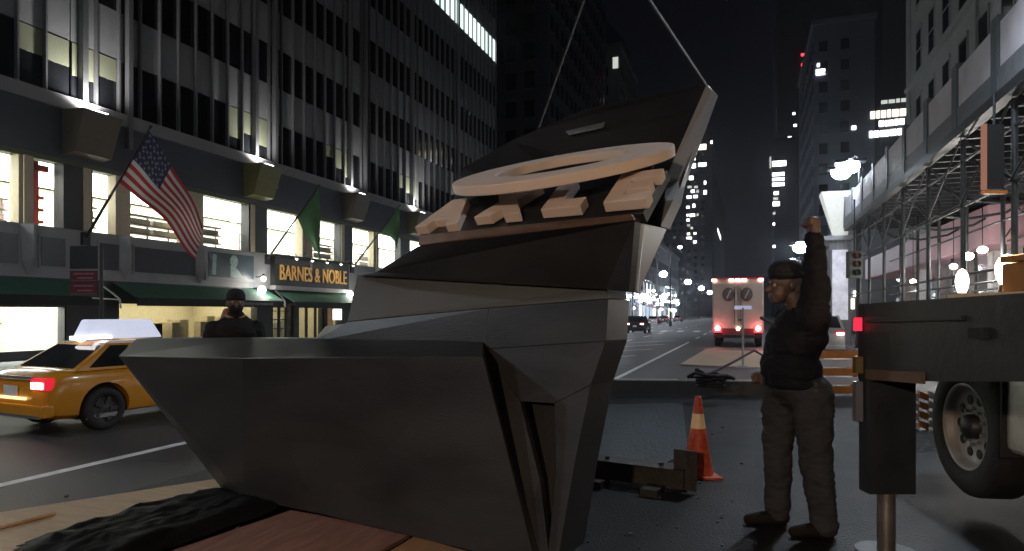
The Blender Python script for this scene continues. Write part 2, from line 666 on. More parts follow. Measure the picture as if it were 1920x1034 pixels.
# --- shop sign
sg = BL(MB().box((U + 0.0, 29.3, 2.95), (U + 0.3, 36.3, 4.5)), 'sign_board', mat('sign_black', (0.012, 0.016, 0.015), 0.4, var=0.1))
GOLD = mat('gold_letter', (0.75, 0.45, 0.14), 0.35, metal=0.5, var=0.1, emit=0.07, ecol=(1.0, 0.55, 0.2))  # faint glow in the letter colour adds to the sign lamps
txt = text_mesh('lettering', 'BARNES & NOBLE', 1.18, GOLD, frame((0, 0, 0), (0, 1, 0), (0, 0, 1)), sg, 0.03, 6.3)
txt.matrix_local = frame((U + 0.34, 32.8, 3.62), (0, 1, 0), (0, 0, 1))
BL(MB().box((U + .02, 29.2, 2.72), (U + .42, 36.4, 2.94)), 'sign_cornice', GREYP)
BL(MB().box((U + .02, 29.2, 4.5), (U + .5, 36.4, 4.62)), 'sign_cornice', mat('dark_green', (0.02, 0.05, 0.04), 0.5))
for i, y in enumerate((30.2, 31.6, 33.0, 34.4, 35.7)):
    o = BL(MB().path([(U + .3, y, 4.56), (U + .8, y, 4.75), (U + 1.0, y, 4.55)], 0.025).lathe((U + 1.0, y, 4.4), [(0.02, .16), (.05, .13), (.12, 0)], n=10), 'sign_lamp', DARKMET)
    MB().ball((U + 1.0, y, 4.41), .07, 8).build('bulb', glow('sign_bulb', (1, .85, .6), 25 if i == 3 else 8), o)
    lamp('sign_light', (U + .98, y, 4.3), 30 if i == 3 else 5, (1, .8, .5), o, .06, spot=110, target=(U + .3, y, 3.5))
# --- ground floor: awnings, display windows, entrance
AWN = mat('awning_green', (0.05, 0.15, 0.11), 0.7, var=0.15, scale=3, bump=0.1)
AWN2 = mat('awning_valance', (0.008, 0.011, 0.011), 0.7, var=0.1)
for i, (a, b) in enumerate(((9.0, 18.3), (19.9, 28.9), (29.6, 36.4), (37.4, 45), (46, 54))):
    e = empty('awning', (U, (a + b) / 2, 2.7), ['dark green awning at far left above the white shop window', 'long green awning right of the street sign pole',
                                               'green awning below the gold shop lettering', 'green awning behind the sculpture', 'farthest green shop awning'][i], 'awning', 'green shop awnings')
    h = (b - a) / 2
    MB().solid([(0.05, -h, 0), (0.05, h, 0), (1.3, h, -.62), (1.3, -h, -.62)], (0, 0, -.03)).build('canopy', AWN, e, fix=True)
    MB().box((1.3, -h, -.95), (1.33, h, -.62)).build('valance', AWN2, e)
    m = MB()
    for yy in (-h, 0, h):
        m.bar((0.05, yy, -.75), (1.28, yy, -.75), .03)
    m.build('bracket', DARKMET, e)
# small pale lettering bar on the second awning valance
BL(MB().box((U + 1.331, 25.6, 1.86), (U + 1.336, 27.9, 1.98)), 'valance_print', mat('pale_print', (.18, .19, .2), .7, var=.5, scale=9))
# ground-floor wall with openings
OP = [(9.5, 18.0, .12, 1.72), (20.2, 28.4, .1, 1.9), (29.5, 31.3, -.2, 2.0), (31.7, 34.2, -.2, 2.0), (35.0, 36.0, .7, 1.75), (38, 44.5, .1, 1.9), (46.5, 53.5, .1, 1.9)]
y = V0
for (a, b, z0, z1) in OP + [(V1, V1, 0, 0)]:
    if a > y:
        BL(MB().box((U - .5, y, ZR), (U - .02, a, 2.75)), 'ground_wall', DARKST)
    if b > a:
        BL(MB().box((U - .5, a, z1), (U - .03, b, 2.75)), 'ground_wall', DARKST)
        if z0 > -.15:
            BL(MB().box((U - .5, a, ZR), (U - .03, b, z0)), 'stall_riser', DARKST)
        BL(MB().box((U - .2, a, z0), (U - .185, b, z1)), 'display_pane', CLEAR)
        m = MB()
        for q in (a, b):
            m.box((U - .22, q - .05, z0), (U - .05, q + .05, z1))
        m.box((U - .22, a, z1 - .05), (U - .05, b, z1))
        BL(m, 'window_frame', DARKMET)
    y = b
mb = MB().box((U - 5, V0, ZR), (U - 4.8, V1, 2.6)).box((U - 4.8, V0, 2.4), (U - .5, V1, 2.55)).box((U - 4.8, V0, ZR), (U - .5, V1, ZR + .1))
for q in (19.0, 28.9, 36.8, 45.5):
    mb.box((U - 4.8, q - .1, ZR), (U - .5, q + .1, 2.5))
BL(mb, 'ground_room', mat('ground_room_wall', (0.62, 0.54, 0.38), 0.8, var=0.1))
for i, (a, b, s) in enumerate(((9, 18.8, 16), (19.3, 28.7, 3.2), (29.1, 36.6, 1.8), (37, 45, 1.8), (46, 55, 1.8))):
    BL(MB().box((U - 4.2, a + .4, 2.34), (U - .9, b - .4, 2.395)), 'ceiling_light', glow('ground_ceiling_%d' % i, (1, .98, .92) if i == 0 else (1.0, .86, .58), s))
# things in the display windows
m = MB()
m.box((U - 1.9, 10, 1.05), (U - .9, 16.3, 1.12)).box((U - 1.9, 10, .62), (U - .9, 15.4, .7)).box((U - 1.9, 12, 1.12), (U - 1.2, 16.0, 1.6))
BL(m, 'display_shelf', mat('display_grey', (0.25, 0.25, 0.22), 0.7, var=.3, scale=3))
m = MB()
for k in range(9):
    a = 20.6 + k * .85
    m.box((U - 1.6 - .4 * (k % 3), a, ZR + .1), (U - 1.2 - .4 * (k % 2), a + random.uniform(.3, .7), random.uniform(.7, 1.35)))
BL(m, 'display_table', mat('display_tan', (0.42, 0.34, 0.22), 0.7, var=.4, scale=2))
m = MB()
for q in (29.5, 30.1, 30.7, 31.3, 31.7, 32.5, 33.35, 34.2):
    m.box((U - .16, q - .05, -.2), (U - .02, q + .05, 2.0))
for zz in (.1, .6, 1.1, 1.55):
    m.box((U - .15, 29.5, zz), (U - .06, 31.3, zz + .05))
BL(m, 'entrance_door', DARKMET)
m = MB()
for k in range(6):
    m.box((U - 2.2, 31.9 + k * .38, ZR + .1), (U - 1.9, 32.15 + k * .38, .9 + .2 * (k % 3)))
BL(m, 'book_table', BOOKS)
# poster boxes by the entrance
BL(MB().box((U - .0, 34.45, ZR + .3), (U + .05, 34.85, 1.9)), 'entrance_poster', mat('tan_poster', (.42, .27, .15), .5, var=.3, emit=.12))
BL(MB().box((U - .02, 35.05, 1.05), (U + .04, 35.9, 1.72)), 'entrance_light_box', glow('light_box', (1, .97, .9), 2.2))

# --- wall globe lamps beside the sign
for i, (px, py) in enumerate(((494, 523), (491, 544), (656, 552))):
    p = onU(px, py, U + 0.55)
    e = empty('wall_lamp', p, ['small white wall lamp upper one of the pair left of the gold lettering', 'larger white wall lamp lower one of the pair left of the gold lettering',
                               'white globe wall lamp right of the gold lettering'][i], 'lamp', 'white wall lamps beside the shop sign')
    MB().tube((-.5, 0, .1), (0, 0, .1), .03).build('arm', DARKMET, e)
    MB().ball((0, 0, 0), (.13, .2, .2)[i], 12, sc=(1, 1, 1.15)).build('globe', glow('globe_light', (1, .97, .9), 9), e)
    MB().lathe((0, 0, .12), [(.14, 0), (.08, .08), (.02, .12)], n=10).build('cap', DARKMET, e)
    lamp('globe_glow', (.35, 0, 0), 30, (1, .92, .8), e, .15)
# curved pale awning arms (white hooked bracket right of the street sign)
for i, (px, py) in enumerate(((208, 556), (525, 560))):
    p = onU(px, py, U + 1.5)
    m = MB().path([(0, -.35, .38), (0, .1, .1), (0, .38, -.12), (0, .42, -.45)], .035, 8).path([(0, -.75, -.08), (0, .38, -.12)], .03, 8)
    tag(m.build('awning_bracket', WHITE, loc=p), ['bent white bracket at the left end of the long green awning', 'bent white bracket at the corner of the entrance awning'][i], 'bracket', 'bent white awning brackets')


# ------------------------------------------------------------------ flags
def flag(name, H0, H1, F0, F1, colorf, mats, parent, amp=.12, nf=44, nh=26, folds=2.4, sag=0.0, bulge=None):
    H0, H1, F0, F1 = map(Vector, (H0, H1, F0, F1))
    n = (F0 - H0).cross(H1 - H0).normalized()
    vs, fs, ms = [], [], []
    for j in range(nh + 1):
        t = j / nh
        for i in range(nf + 1):
            s = i / nf
            a = H0.lerp(H1, t)
            b = F0.lerp(F1, t)
            p = a.lerp(b, s)
            p = p + n * amp * s ** .7 * math.sin(folds * math.pi * s + 2.2 * t + .6) + n * amp * .5 * s * math.sin(7 * t + 4 * s)
            if bulge is not None:
                p = p + Vector(bulge) * math.sin(math.pi * s) * (1 - .35 * t)
            p.z -= sag * math.sin(math.pi * s)
            vs.append(p)
    m = MB()
    fc, mi = [], []
    for j in range(nh):
        for i in range(nf):
            k = j * (nf + 1) + i
            m.add([], [])
            fc.append((k, k + 1, k + nf + 2, k + nf + 1))
            mi.append(colorf((i + .5) / nf, (j + .5) / nh))
    m.v = [tuple(v) for v in vs]
    m.f, m.m, m.s = fc, mi, [True] * len(fc)
    return m.build(name, mats, parent), vs, nf


FR = mat('flag_red', (0.42, 0.03, 0.035), 0.8, var=0.12)
FW = mat('flag_white', (0.62, 0.60, 0.58), 0.8, var=0.06)
FB = mat('flag_blue', (0.022, 0.026, 0.075), 0.8, var=0.1)
FG = mat('flag_green', (0.03, 0.10, 0.035), 0.8, var=0.15)
tips = [((282, 238), 18.7, (-20.66, 8.3)), ((598, 348), 29.0, (-20.7, 8.0)), ((750, 384), 37.0, (-20.45, 8.2))]
for i, ((px, py), v, (tu, tz)) in enumerate(tips):
    e = empty('flag', (U, v, 4.3), ['striped national flag with stars hanging from a slanted pole above the awnings', 'plain green flag hanging above the left end of the gold lettering',
                                    'plain green flag partly hidden by the left edge of the sculpture'][i], 'flag', 'flags on slanted poles along the shop front')
    o0 = Vector((U, v, 4.3))
    base, tip = Vector((U + .05, v, 4.3)) - o0, Vector((tu, v, tz)) - o0
    MB().tube(base, tip, .06, .035, 10).ball(tip, .07, 8).build('pole', DARKMET, e)
    MB().box((-.02, -.15, -.25), (.14, .15, .25)).build('pole_bracket', DARKMET, e)
    if i == 0:
        H0, H1 = base.lerp(tip, .97), base.lerp(tip, .52)
        F0 = P(383, 425, 26.3) - o0
        F1 = P(368, 484, 26.4) - o0

        def cf(s, t):
            if s < .40 and t < 7 / 13:
                return 2
            return 0 if int(t * 13) % 2 == 0 else 1
        cl, vs, nf = flag('cloth', H0, H1, F0, F1, cf, [FR, FW, FB], e, .24, 50, 26, 3.0, -.2)
        ms = MB()
        n = (F0 - H0).cross(H1 - H0).normalized()
        for r in range(9):
            for q in range(6 if r % 2 == 0 else 5):
                t = (r + 1) / 10 * 7 / 13
                s = (q * 2 + 1 + (r % 2)) / 12 * .40
                k = int(round(t * 26)) * (nf + 1) + int(round(s * nf))
                ax = (vs[k + 1] - vs[k]).normalized()
                ay = (vs[k + nf + 1] - vs[k]).normalized()
                nn = ax.cross(ay).normalized()
                for sgn in (1, -1):
                    pts = []
                    for w in range(10):
                        rr = .07 if w % 2 == 0 else .028
                        an = math.pi * w / 5
                        pts.append(vs[k] + rr * (math.sin(an) * ax - math.cos(an) * ay) + nn * .012 * sgn)
                    ms.add(pts, [tuple(range(10))])
        tag(ms.build('stars', mat('star_grey', (.22, .22, .25), .8, var=0), cl), kind='stuff')
    else:
        H0, H1 = base.lerp(tip, .98), base.lerp(tip, .58)
        ex = [(0, 0), (608, 492), (752, 470)][i]
        F0 = P(ex[0] - 4, ex[1], 35 + 7 * (i - 1)) - o0
        F1 = P(ex[0] - 22, ex[1] - 26, 35.3 + 7 * (i - 1)) - o0
        flag('cloth', H0, H1, F0, F1, lambda s, t: 0, [FG], e, .22, 30, 18, 1.6, .0)

# ------------------------------------------------------------------ street sign pole in front of the shop
p = P(190, 600, 17.5)
e = empty('sign_pole', (p.x, p.y, ZR + .14), 'dark street sign pole with maroon parking signs in front of the awnings', 'sign')


def camface(o, px, d):
    """axes of a plate facing the camera side at pixel px"""
    a = math.atan2((px - CX), F)
    r = Vector((math.cos(TH - a), math.sin(TH - a), 0))
    return r


top = P(190, 462, 17.5).z - (ZR + .14)
MB().tube((0, 0, 0), (0, 0, top), .045, n=10).build('post', DARKMET, e)
rx = Vector((c_, s_, 0))
ny = Vector((s_, -c_, 0))
MAROON = mat('maroon_sign', (0.085, 0.012, 0.02), 0.5, var=0.1)
PINKT = mat('pink_print', (0.35, 0.10, 0.13), 0.5, var=0.3, scale=20)
for k, (y0, y1, m_) in enumerate(((462, 505, DARKMET), (508, 528, MAROON), (530, 552, MAROON))):
    z0, z1 = P(0, y1, 17.5).z - (ZR + .14), P(0, y0, 17.5).z - (ZR + .14)
    ce = rx * (-.42) + ny * .06 + Vector((0, 0, (z0 + z1) / 2))
    o = MB().obox(ce, rx * .36, ny * .012, (0, 0, (z1 - z0) / 2)).build('sign_plate', m_, e)
    if k:
        m = MB()
        for q in range(2):
            m.obox(ce + ny * .014 + rx * (.03 * q) + Vector((0, 0, (z1 - z0) * (.2 - .4 * q))), rx * (.26 - .06 * q), ny * .002, (0, 0, .02))
        m.obox(ce + ny * .014 + Vector((0, 0, -(z1 - z0) * .45)), rx * .34, ny * .002, (0, 0, .006))
        m.build('print', PINKT, o)


# ================================================================== FAR BUILDINGS
def onV(px, py, v):
    t = (px - CX) / F
    return P(px, py, v / (t * s_ + c_))


DKT = mat('tower_dark', (0.05, 0.05, 0.055), 0.8, var=0.2, scale=0.05)
GRT = mat('tower_grey', (0.22, 0.23, 0.25), 0.8, var=0.15, scale=0.05)
STT = mat('tower_stone', (0.20, 0.19, 0.17), 0.85, var=0.2, scale=0.1)
LITW = glow('lit_window_white', (0.92, 0.95, 1.0), 3.0)
LITY = glow('lit_window_warm', (1.0, 0.86, 0.66), 1.6)
LITD = glow('lit_window_dim', (0.8, 0.85, 0.78), 0.5)


def tower(name, label, u0, u1, v0, v1, h, m, lits=(), face='front', grid=(3.2, 3.8, 1.3, 2.0), crown=None, gface=None, z0=ZR):
    e = empty(name, ((u0 + u1) / 2, (v0 + v1) / 2, z0), label, 'building')
    o0 = Vector(e.location)
    b = MB()
    b.box((u0 - o0.x, v0 - o0.y, 0), (u1 - o0.x, v1 - o0.y, h))
    b.build('wall', m, e)
    MB().box((u0 - o0.x - .4, v0 - o0.y - .4, h), (u1 - o0.x + .4, v1 - o0.y + .4, h + 1.0)).build('parapet', m, e)
    us = u1 if u1 < 0 else u0
    sg_ = 1 if u1 < 0 else -1
    # dark window openings with sills, real geometry, one joined part
    if grid:
        gx, gz, gw, gh = grid
        w = MB()
        nz = int((h - 5) / gz)
        for k in range(nz):
            z = 5 + k * gz
            for i in range(int((u1 - u0 - 1) / gx)):
                a = u0 + 1 + i * gx - o0.x
                w.box((a, v0 - o0.y - .06, z), (a + gw, v0 - o0.y + .1, z + gh), 0)
                w.box((a - .1, v0 - o0.y - .2, z - .2), (a + gw + .1, v0 - o0.y + .1, z), 1)
            for i in range(min(40, int((v1 - v0 - 1) / gx))):
                a = v0 + 1 + i * gx - o0.y
                x = us - o0.x
                w.box((x - .06, a, z), (x + .06, a + gw, z + gh), 0)
                w.box((x - .2, a - .1, z - .2), (x + .2, a + gw + .1, z), 1)
        tag(w.build('window_grid', [DGLASS, m], e), kind='stuff')
    for (x0, y0, x1, y1, mm) in lits:
        if face == 'front':
            p, q = onV(x0, y1, v0 - .1), onV(x1, y0, v0 - .1)
            MB().box((p.x - o0.x, v0 - o0.y - .16, p.z - z0), (q.x - o0.x, v0 - o0.y - .07, q.z - z0)).build('lit_window', mm, e)
        else:
            p, q = onU(x0, (y0 + y1) / 2, us), onU(x1, (y0 + y1) / 2, us)
            mid = onU((x0 + x1) / 2, (y0 + y1) / 2, us)
            hh = (y1 - y0) / F * math.hypot(mid.x, mid.y) * .5
            MB().box((us - o0.x + sg_ * .21, p.y - o0.y, mid.z - hh - z0), (us - o0.x + sg_ * .26, q.y - o0.y, mid.z + hh - z0)).build('lit_window', mm, e)
    return e


# left side, beyond the bookshop block
tower('dark_tower', 'black office tower directly behind the bookshop block, past the cross street', -60, -24.5, 84, 122, 95, DKT, grid=(2.6, 3.8, 1.4, 2.2))
L = [(1123, 108, 1133, 130, LITD), (1149, 107, 1159, 129, LITD)]
dm = tower('domed_building', 'old stone building with a rounded dome and two lit windows behind the sculpture top', -47, -27, 150, 175, 62, STT, L, grid=(3.0, 4.2, 1.3, 2.4))
MB().lathe((0, 0, 63), [(10.5, 0), (10.8, 1), (9.8, 3), (8.6, 6), (6.2, 9), (3, 11.2), (.3, 12)], n=28).build('dome', mat('copper_dome', (0.08, 0.14, 0.12), 0.6, var=.2, scale=.3), dm)
m = MB()
for k in range(14):
    a = 2 * math.pi * k / 14
    m.tube((9.6 * math.cos(a), 9.6 * math.sin(a), 57), (9.6 * math.cos(a), 9.6 * math.sin(a), 63), .5, n=8)
m.build('column_ring', STT, dm)
L = []
for (x, y, w, h, k) in ((1298, 265, 8, 7, 0), (1293, 281, 11, 8, 0), (1317, 276, 15, 12, 1), (1299, 297, 10, 9, 0), (1300, 311, 9, 10, 0), (1317, 309, 15, 8, 0), (1334, 267, 4, 6, 0),
                        (1288, 334, 4, 6, 2), (1296, 334, 8, 8, 0), (1322, 343, 4, 7, 0), (1322, 361, 6, 8, 0), (1293, 351, 8, 5, 2), (1305, 351, 7, 5, 2), (1299, 359, 7, 6, 0), (1308, 359, 5, 6, 2),
                        (1292, 370, 9, 6, 0), (1304, 369, 8, 6, 0), (1290, 389, 6, 5, 0), (1301, 386, 5, 7, 0), (1289, 404, 4, 5, 1), (1298, 404, 10, 6, 0), (1308, 403, 4, 5, 2), (1290, 413, 6, 5, 0), (1291, 423, 6, 4, 2), (1297, 428, 5, 5, 2),
                        (1291, 439, 6, 5, 1), (1303, 438, 5, 4, 0), (1292, 447, 10, 5, 0), (1303, 454, 6, 5, 0)):
    L.append((x - w / 2, y - h / 2, x + w / 2, y + h / 2, (LITW, LITY, LITD)[k]))
tower('office_tower', 'dark tower with scattered small lit windows right of the sculpture edge', -46, -18.8, 400, 432, 104, DKT, L, face='front', grid=(4, 4, 2, 2))
tower('slab_tower', 'plain black slab tower farther down the left side with one lit window', -50, -19.5, 440, 660, 92, DKT, [(1345, 436, 1351, 443, LITW)], face='side', grid=None)
lowb = []
for i, (a, b, h, lb) in enumerate(((88, 120, 17, 'nearest low block of the left row, with tall lit shop windows beside the sculpture'), (121, 160, 16, 'middle low block of the left row, behind the tall lamp'),
                                   (161, 212, 18, 'farthest low block, at the foot of the tower with scattered lit windows'))):
    e = tower('low_building', lb, -40, -20, a, b, h, GRT, grid=(2.6, 3.6, 1.3, 2.2))
    e['group'] = 'low buildings of the left row'
    lowb.append((e, a, b))
# lit shop fronts, awnings along the far left pavement
rnd = random.Random(3)
AWNB = mat('awning_navy', (0.02, 0.03, 0.10), 0.7)
AWNK = mat('awning_black', (0.012, 0.012, 0.014), 0.7)
AWNR = mat('awning_red', (0.2, 0.02, 0.03), 0.7)
for e, a, b in lowb:
    y = a + .8
    o0 = Vector(e.location)
    while y < b - 4:
        w = rnd.uniform(2.2, 5)
        x = -20 - o0.x
        MB().box((x + .05, y - o0.y, .5), (x + .12, y + w - o0.y, rnd.uniform(2.8, 3.6))).build('shop_window', rnd.choice((glow('shopfront_white', (.9, .95, 1), 2.2), glow('shopfront_warm', (1, .85, .62), .9), glow('shopfront_cool', (.7, .85, 1), .5), glow('shopfront_dim', (.5, .6, .7), .2))), e)
        MB().box((x + .05, y - o0.y, 3.75), (x + .25, y + w - o0.y, 4.4)).build('shop_fascia', rnd.choice((DARKMET, AWNB, WHITE)), e)
        if rnd.random() < .5:
            MB().solid([(x + .1, y - o0.y, 3.7), (x + .1, y + w - o0.y, 3.7), (x + 1.9, y + w - o0.y, 2.8), (x + 1.9, y - o0.y, 2.8)], (0, 0, -.05)).build('shop_awning', rnd.choice((AWNB, AWNK, AWNR, AWNK)), e, fix=True)
        if rnd.random() < .8:
            MB().box((x + .05, y + .3 - o0.y, 5.4), (x + .1, y + w * .5 - o0.y, 8.2)).build('upper_window', rnd.choice((glow('upper_lit', (.85, .95, 1), .9), glow('upper_lit_b', (.8, .85, .8), .35))), e)
        for q in range(2):
            MB().ball((x + .6, y + w * rnd.random() - o0.y, rnd.uniform(2.6, 7.0)), rnd.uniform(.2, .42), 8).build('shop_lamp', glow('shop_lamp_light', (.9, .94, 1), 12), e)
        MB().ball((x + .6, y + w + .2 - o0.y, 4.9), .28, 8).build('shop_lamp', glow('shop_lamp_light', (.9, .94, 1), 12), e)
        y += w + rnd.uniform(1.2, 3.2)
lamp('shop_spill', (-17.5, 98, 3.2), 900, (.85, .92, 1), None, 1.0)
lamp('shop_spill', (-17.5, 125, 3.2), 900, (.85, .92, 1), None, 1.0)
lamp('shop_spill', (-17.5, 170, 3.2), 900, (.85, .92, 1), None, 1.0)

# right side far towers
L = [(1443, 294, 1446, 316, LITD), (1448, 301, 1474, 313, LITW), (1448, 323, 1471, 331, LITW), (1448, 333, 1471, 340, LITW), (1448, 342, 1471, 350, LITW),
     (1451, 359, 1460, 366, LITW), (1450, 370, 1459, 376, LITD), (1449, 378, 1462, 387, LITW), (1449, 398, 1454, 403, LITD), (1449, 418, 1453, 423, LITW), (1449, 460, 1454, 465, LITW)]
tower('striped_tower', 'narrow dark tower with a column of bright white window bands far down the street', 11, 30, 300, 330, 74, DKT, [(a, b, c, d, m_) for (a, b, c, d, m_) in L], face='front', grid=None)
tower('floodlit_tower', 'grey blank tower faintly lit from below, behind the twin street lamp', 13, 24.2, 150, 190, 61, mat('tower_bluegrey', (0.16, 0.18, 0.22), 0.85, var=.15, scale=.05),
      [(1597, 236, 1605, 244, LITW), (1530, 129, 1547, 142, LITW), (1532, 119, 1537, 126, LITW)], grid=(4, 4.2, 1.6, 2.2))
rows = []
rw = random.Random(5)
for (y0, y1, x0, x1, k) in ((187, 196, 1652, 1700, 2), (206, 222, 1632, 1702, 1), (225, 238, 1648, 1699, 0), (243, 257, 1630, 1700, 0)):
    x = x0
    while x < x1 - 4:
        w = rw.choice((7, 9, 12, 16))
        sl = (x - 1630) * -.10
        rows.append((x, y0 + sl + 3, min(x + w, x1), y1 + sl + 2, (LITW, LITY, LITD)[k]))
        x += w + 2.2
tower('banded_tower', 'tall black tower with rows of lit office windows left of the right hand stone building', 25.5, 46, 150, 190, 120, DKT, rows, grid=None)
tower('beacon_tower', 'black skyscraper with red beacons and single white lights above the street end', 17, 60, 420, 470, 190, DKT,
      [(1501, 146, 1510, 153, LITW), (1486, 211, 1491, 216, LITW), (1488, 233, 1494, 238, LITW), (1477, 256, 1484, 261, LITW),
       (1502, 100, 1509, 106, glow('red_beacon', (1, .04, .06), 2.5)), (1502, 119, 1509, 125, glow('red_beacon', (1, .04, .06), 2.5))], grid=None)

# ------------------------------------------------------------------ stone building on the right
UR = 9.6
RS = mat('limestone', (0.26, 0.265, 0.26), 0.75, var=0.14, scale=0.6, bump=0.15)
rb = empty('stone_building', (UR, 22, ZR), 'pale stone building with dark tall windows rising above the scaffold on the right', 'building')
o0 = Vector((UR, 22, ZR))


def RB(mb, name, m, **k):
    o = mb.build(name, m, rb, **k)
    o.location = -o0
    return o


RB(MB().box((UR, 6, 5.6), (UR + 25, 47.9, 46)), 'wall', RS)
wf = None
for k in range(9):
    for i in range(14):
        y, z = 7.4 + i * 2.85, 8.0 + k * 3.9
        if wf is None:
            wf = MB().box((-.03, 0, 0), (.02, 1.25, 2.35)).build('window', DGLASS, rb)
            fr = MB().box((-.09, -.12, -.16), (.0, 1.37, -.001)).box((-.06, -.1, 0), (0, -.001, 2.35)).box((-.06, 1.251, 0), (0, 1.35, 2.35)).box((-.08, -.12, 2.351), (0, 1.37, 2.55)).box((-.05, 0, 1.15), (-.031, 1.25, 1.22)).build('frame', RS, wf)
            wf.location = Vector((UR, y, z)) - o0
            first = wf
        else:
            c = dup_mesh(first, Vector((UR, y, z)) - o0)
            f2 = fr.copy()
            COL.objects.link(f2)
            f2.parent = c
for z in (7.5, 11.35, 15.3):
    RB(MB().box((UR - .22, 6, z), (UR - .001, 47.9, z + .22)), 'cornice', RS)
for y in (6.2, 20.8, 34.4, 47.1):
    RB(MB().box((UR - .12, y, 5.7), (UR - .002, y + .8, 46)), 'pilaster', RS)
# ground storeys: shop windows, pink fascia
RB(MB().box((UR + 4, 6, ZR), (UR + 4.2, 60, 5.6)), 'shop_back_wall', mat('shop_back', (.45, .42, .42), .8, var=.2, scale=.8))
PINK = mat('pink_fascia', (0.55, 0.33, 0.38), 0.6, var=0.12, scale=.7)
RB(MB().box((UR - 1.2, 29, 4.0), (UR + 4, 56, 5.45)), 'pink_fascia', PINK)
for i in range(11):
    y = 7.5 + i * 4.1
    RB(MB().box((UR - .1, y, ZR), (UR + .5, y + .8, 5.6)), 'shop_pier', mat('shop_pier', (.30, .25, .24), .6, var=.2) if i % 3 else WHITE)
    RB(MB().box((UR + .2, y + .8, .2), (UR + .21, y + 4.1, 4.2)), 'shop_pane', CLEAR)
for i in range(11):
    y = 8.6 + i * 4.1
    RB(MB().box((UR + 3.9, y, .4), (UR + 3.98, y + 2.7, rnd.uniform(2.0, 3.8))), 'shop_display', (glow('disp_white', (1, .94, .92), 2.4), glow('disp_pink', (1, .6, .62), 1.0), glow('disp_warm', (1, .8, .55), 1.6), glow('disp_blue', (.6, .75, 1), 1.2))[i % 4])
    RB(MB().box((UR + 1.5, y + .4, 4.25), (UR + 2.2, y + 2.0, 4.33)), 'shop_ceiling_light', glow('shop_ceiling', (1, .96, .92), 14))
    m = MB()
    for q in range(3):
        m.box((UR + 1.0, y + q * .9, .0), (UR + 1.5, y + q * .9 + .45, 1.0 + .5 * ((q + i) % 3)))
    RB(m, 'shop_goods', (RED, WHITE, DARKMET, mat('goods_tan', (.4, .3, .2), .6))[i % 4])

# ------------------------------------------------------------------ two-storey sidewalk shed (scaffold)
sh = empty('sidewalk_shed', (5.0, 24, ZR + .14), 'tall dark scaffold shed with white parapet boards along the right pavement', 'scaffold')
so = Vector((5.0, 24, ZR + .14))


def SH(mb, name, m, **k):
    o = mb.build(name, m, sh, **k)
    o.location = -so
    return o


PNL = mat('parapet_board', (0.68, 0.65, 0.71), 0.65, var=0.14, scale=1.1, bump=.1)
SCAF = mat('scaffold_steel', (0.045, 0.05, 0.055), 0.5, metal=.4, var=.3)
DECK = mat('deck_timber', (0.20, 0.17, 0.14), 0.75, var=.25, scale=2, stretch=(1, .1, 1))
y = 8.2
k = 0
while y < 39:
    gap = 1.4 if 22.6 < y < 24 else .55
    y0 = y + (gap if 22.6 < y < 24 else 0)
    o = SH(MB().box((4.9, y0, 6.5), (4.96, y0 + 2.3, 7.43)), 'parapet_panel', PNL)
    y = y0 + 2.3 + .55
    SH(MB().box((4.86, y - .5, 6.0), (5.02, y - .1, 7.6)), 'parapet_post', mat('blue_grey_post', (.10, .12, .14), .6, var=.2))
SH(MB().box((4.88, 8, 6.02), (4.98, 39, 6.49)), 'fascia_board', mat('fascia_grey', (.16, .17, .19), .6, var=.2))
SH(MB().box((4.84, 8, 5.78), (5.1, 39, 6.0)), 'edge_beam', SCAF)
SH(MB().box((5.1, 8, 6.0), (9.4, 39, 6.08)), 'deck', DECK)
j0 = None
for i in range(34):
    yy = 8.4 + i * .9
    if j0 is None:
        j0 = MB().box((5.1, -.06, 5.74), (9.4, .06, 5.99)).build('joist', SCAF, sh)
        j0.location = Vector((0, yy, 0)) - so
    else:
        dup_mesh(j0, Vector((0, yy, 0)) - so)
p0 = None
for i in range(9):
    for u in (5.05, 6.9, 9.0):
        yy = 9.2 + i * 3.35
        if p0 is None:
            p0 = MB().tube((0, 0, ZR + .14), (0, 0, 5.75), .06, n=10).box((-.16, -.16, ZR + .14), (.16, .16, ZR + .17)).build('post', SCAF, sh)
            p0.location = Vector((u, yy, 0)) - so
        else:
            dup_mesh(p0, Vector((u, yy, 0)) - so)
for u in (5.05, 6.9, 9.0):
    for z in (2.4, 4.1, 5.2):
        SH(MB().tube((u, 8.5, z), (u, 38.5, z), .035, n=8), 'ledger', SCAF)
for i in range(8):
    ya, yb = 9.2 + i * 3.35, 12.55 + i * 3.35
    for u in (5.05, 9.0):
        SH(MB().tube((u + .07, ya, 4.1), (u + .07, yb, 5.7), .025, n=6).tube((u - .07, yb, 4.1), (u - .07, ya, 5.7), .025, n=6), 'cross_brace', SCAF)
    SH(MB().path([(5.1, ya, 5.3), (6.0, ya, 4.75), (7.0, ya, 4.6), (8.0, ya, 4.75), (8.9, ya, 5.3)], .045, 8), 'arched_truss', SCAF)
# hanging lamps under the shed
for i, (px, py, d, w) in enumerate(((1788, 500, 24, 'a'), (1815, 481, 21, 'b'), (1842, 469, 19, 'c'), (1712, 528, 30, 'd'))):
    q = P(px, py, d)
    e = empty('shed_lamp', q, ['white caged bulb nearest the thick scaffold post', 'wide white work lamp in the middle of the row under the shed', 'white work lamp highest in the row under the shed', 'small white bulb deep under the scaffold'][i], 'lamp', 'work lamps under the scaffold')
    MB().ball((0, 0, 0), .13 if i != 1 else .16, 10, sc=(1.0, 1.5 if i in (1, 2) else 1, .8)).build('bulb', glow('shed_bulb', (1, .95, .88), 14), e)
    MB().tube((0, 0, .1), (0, 0, 5.74 - q.z), .012, n=6).build('cord', BLACK, e)
    lamp('bulb_light', (0, 0, -.22), 110, (1, .93, .85), e, .12)

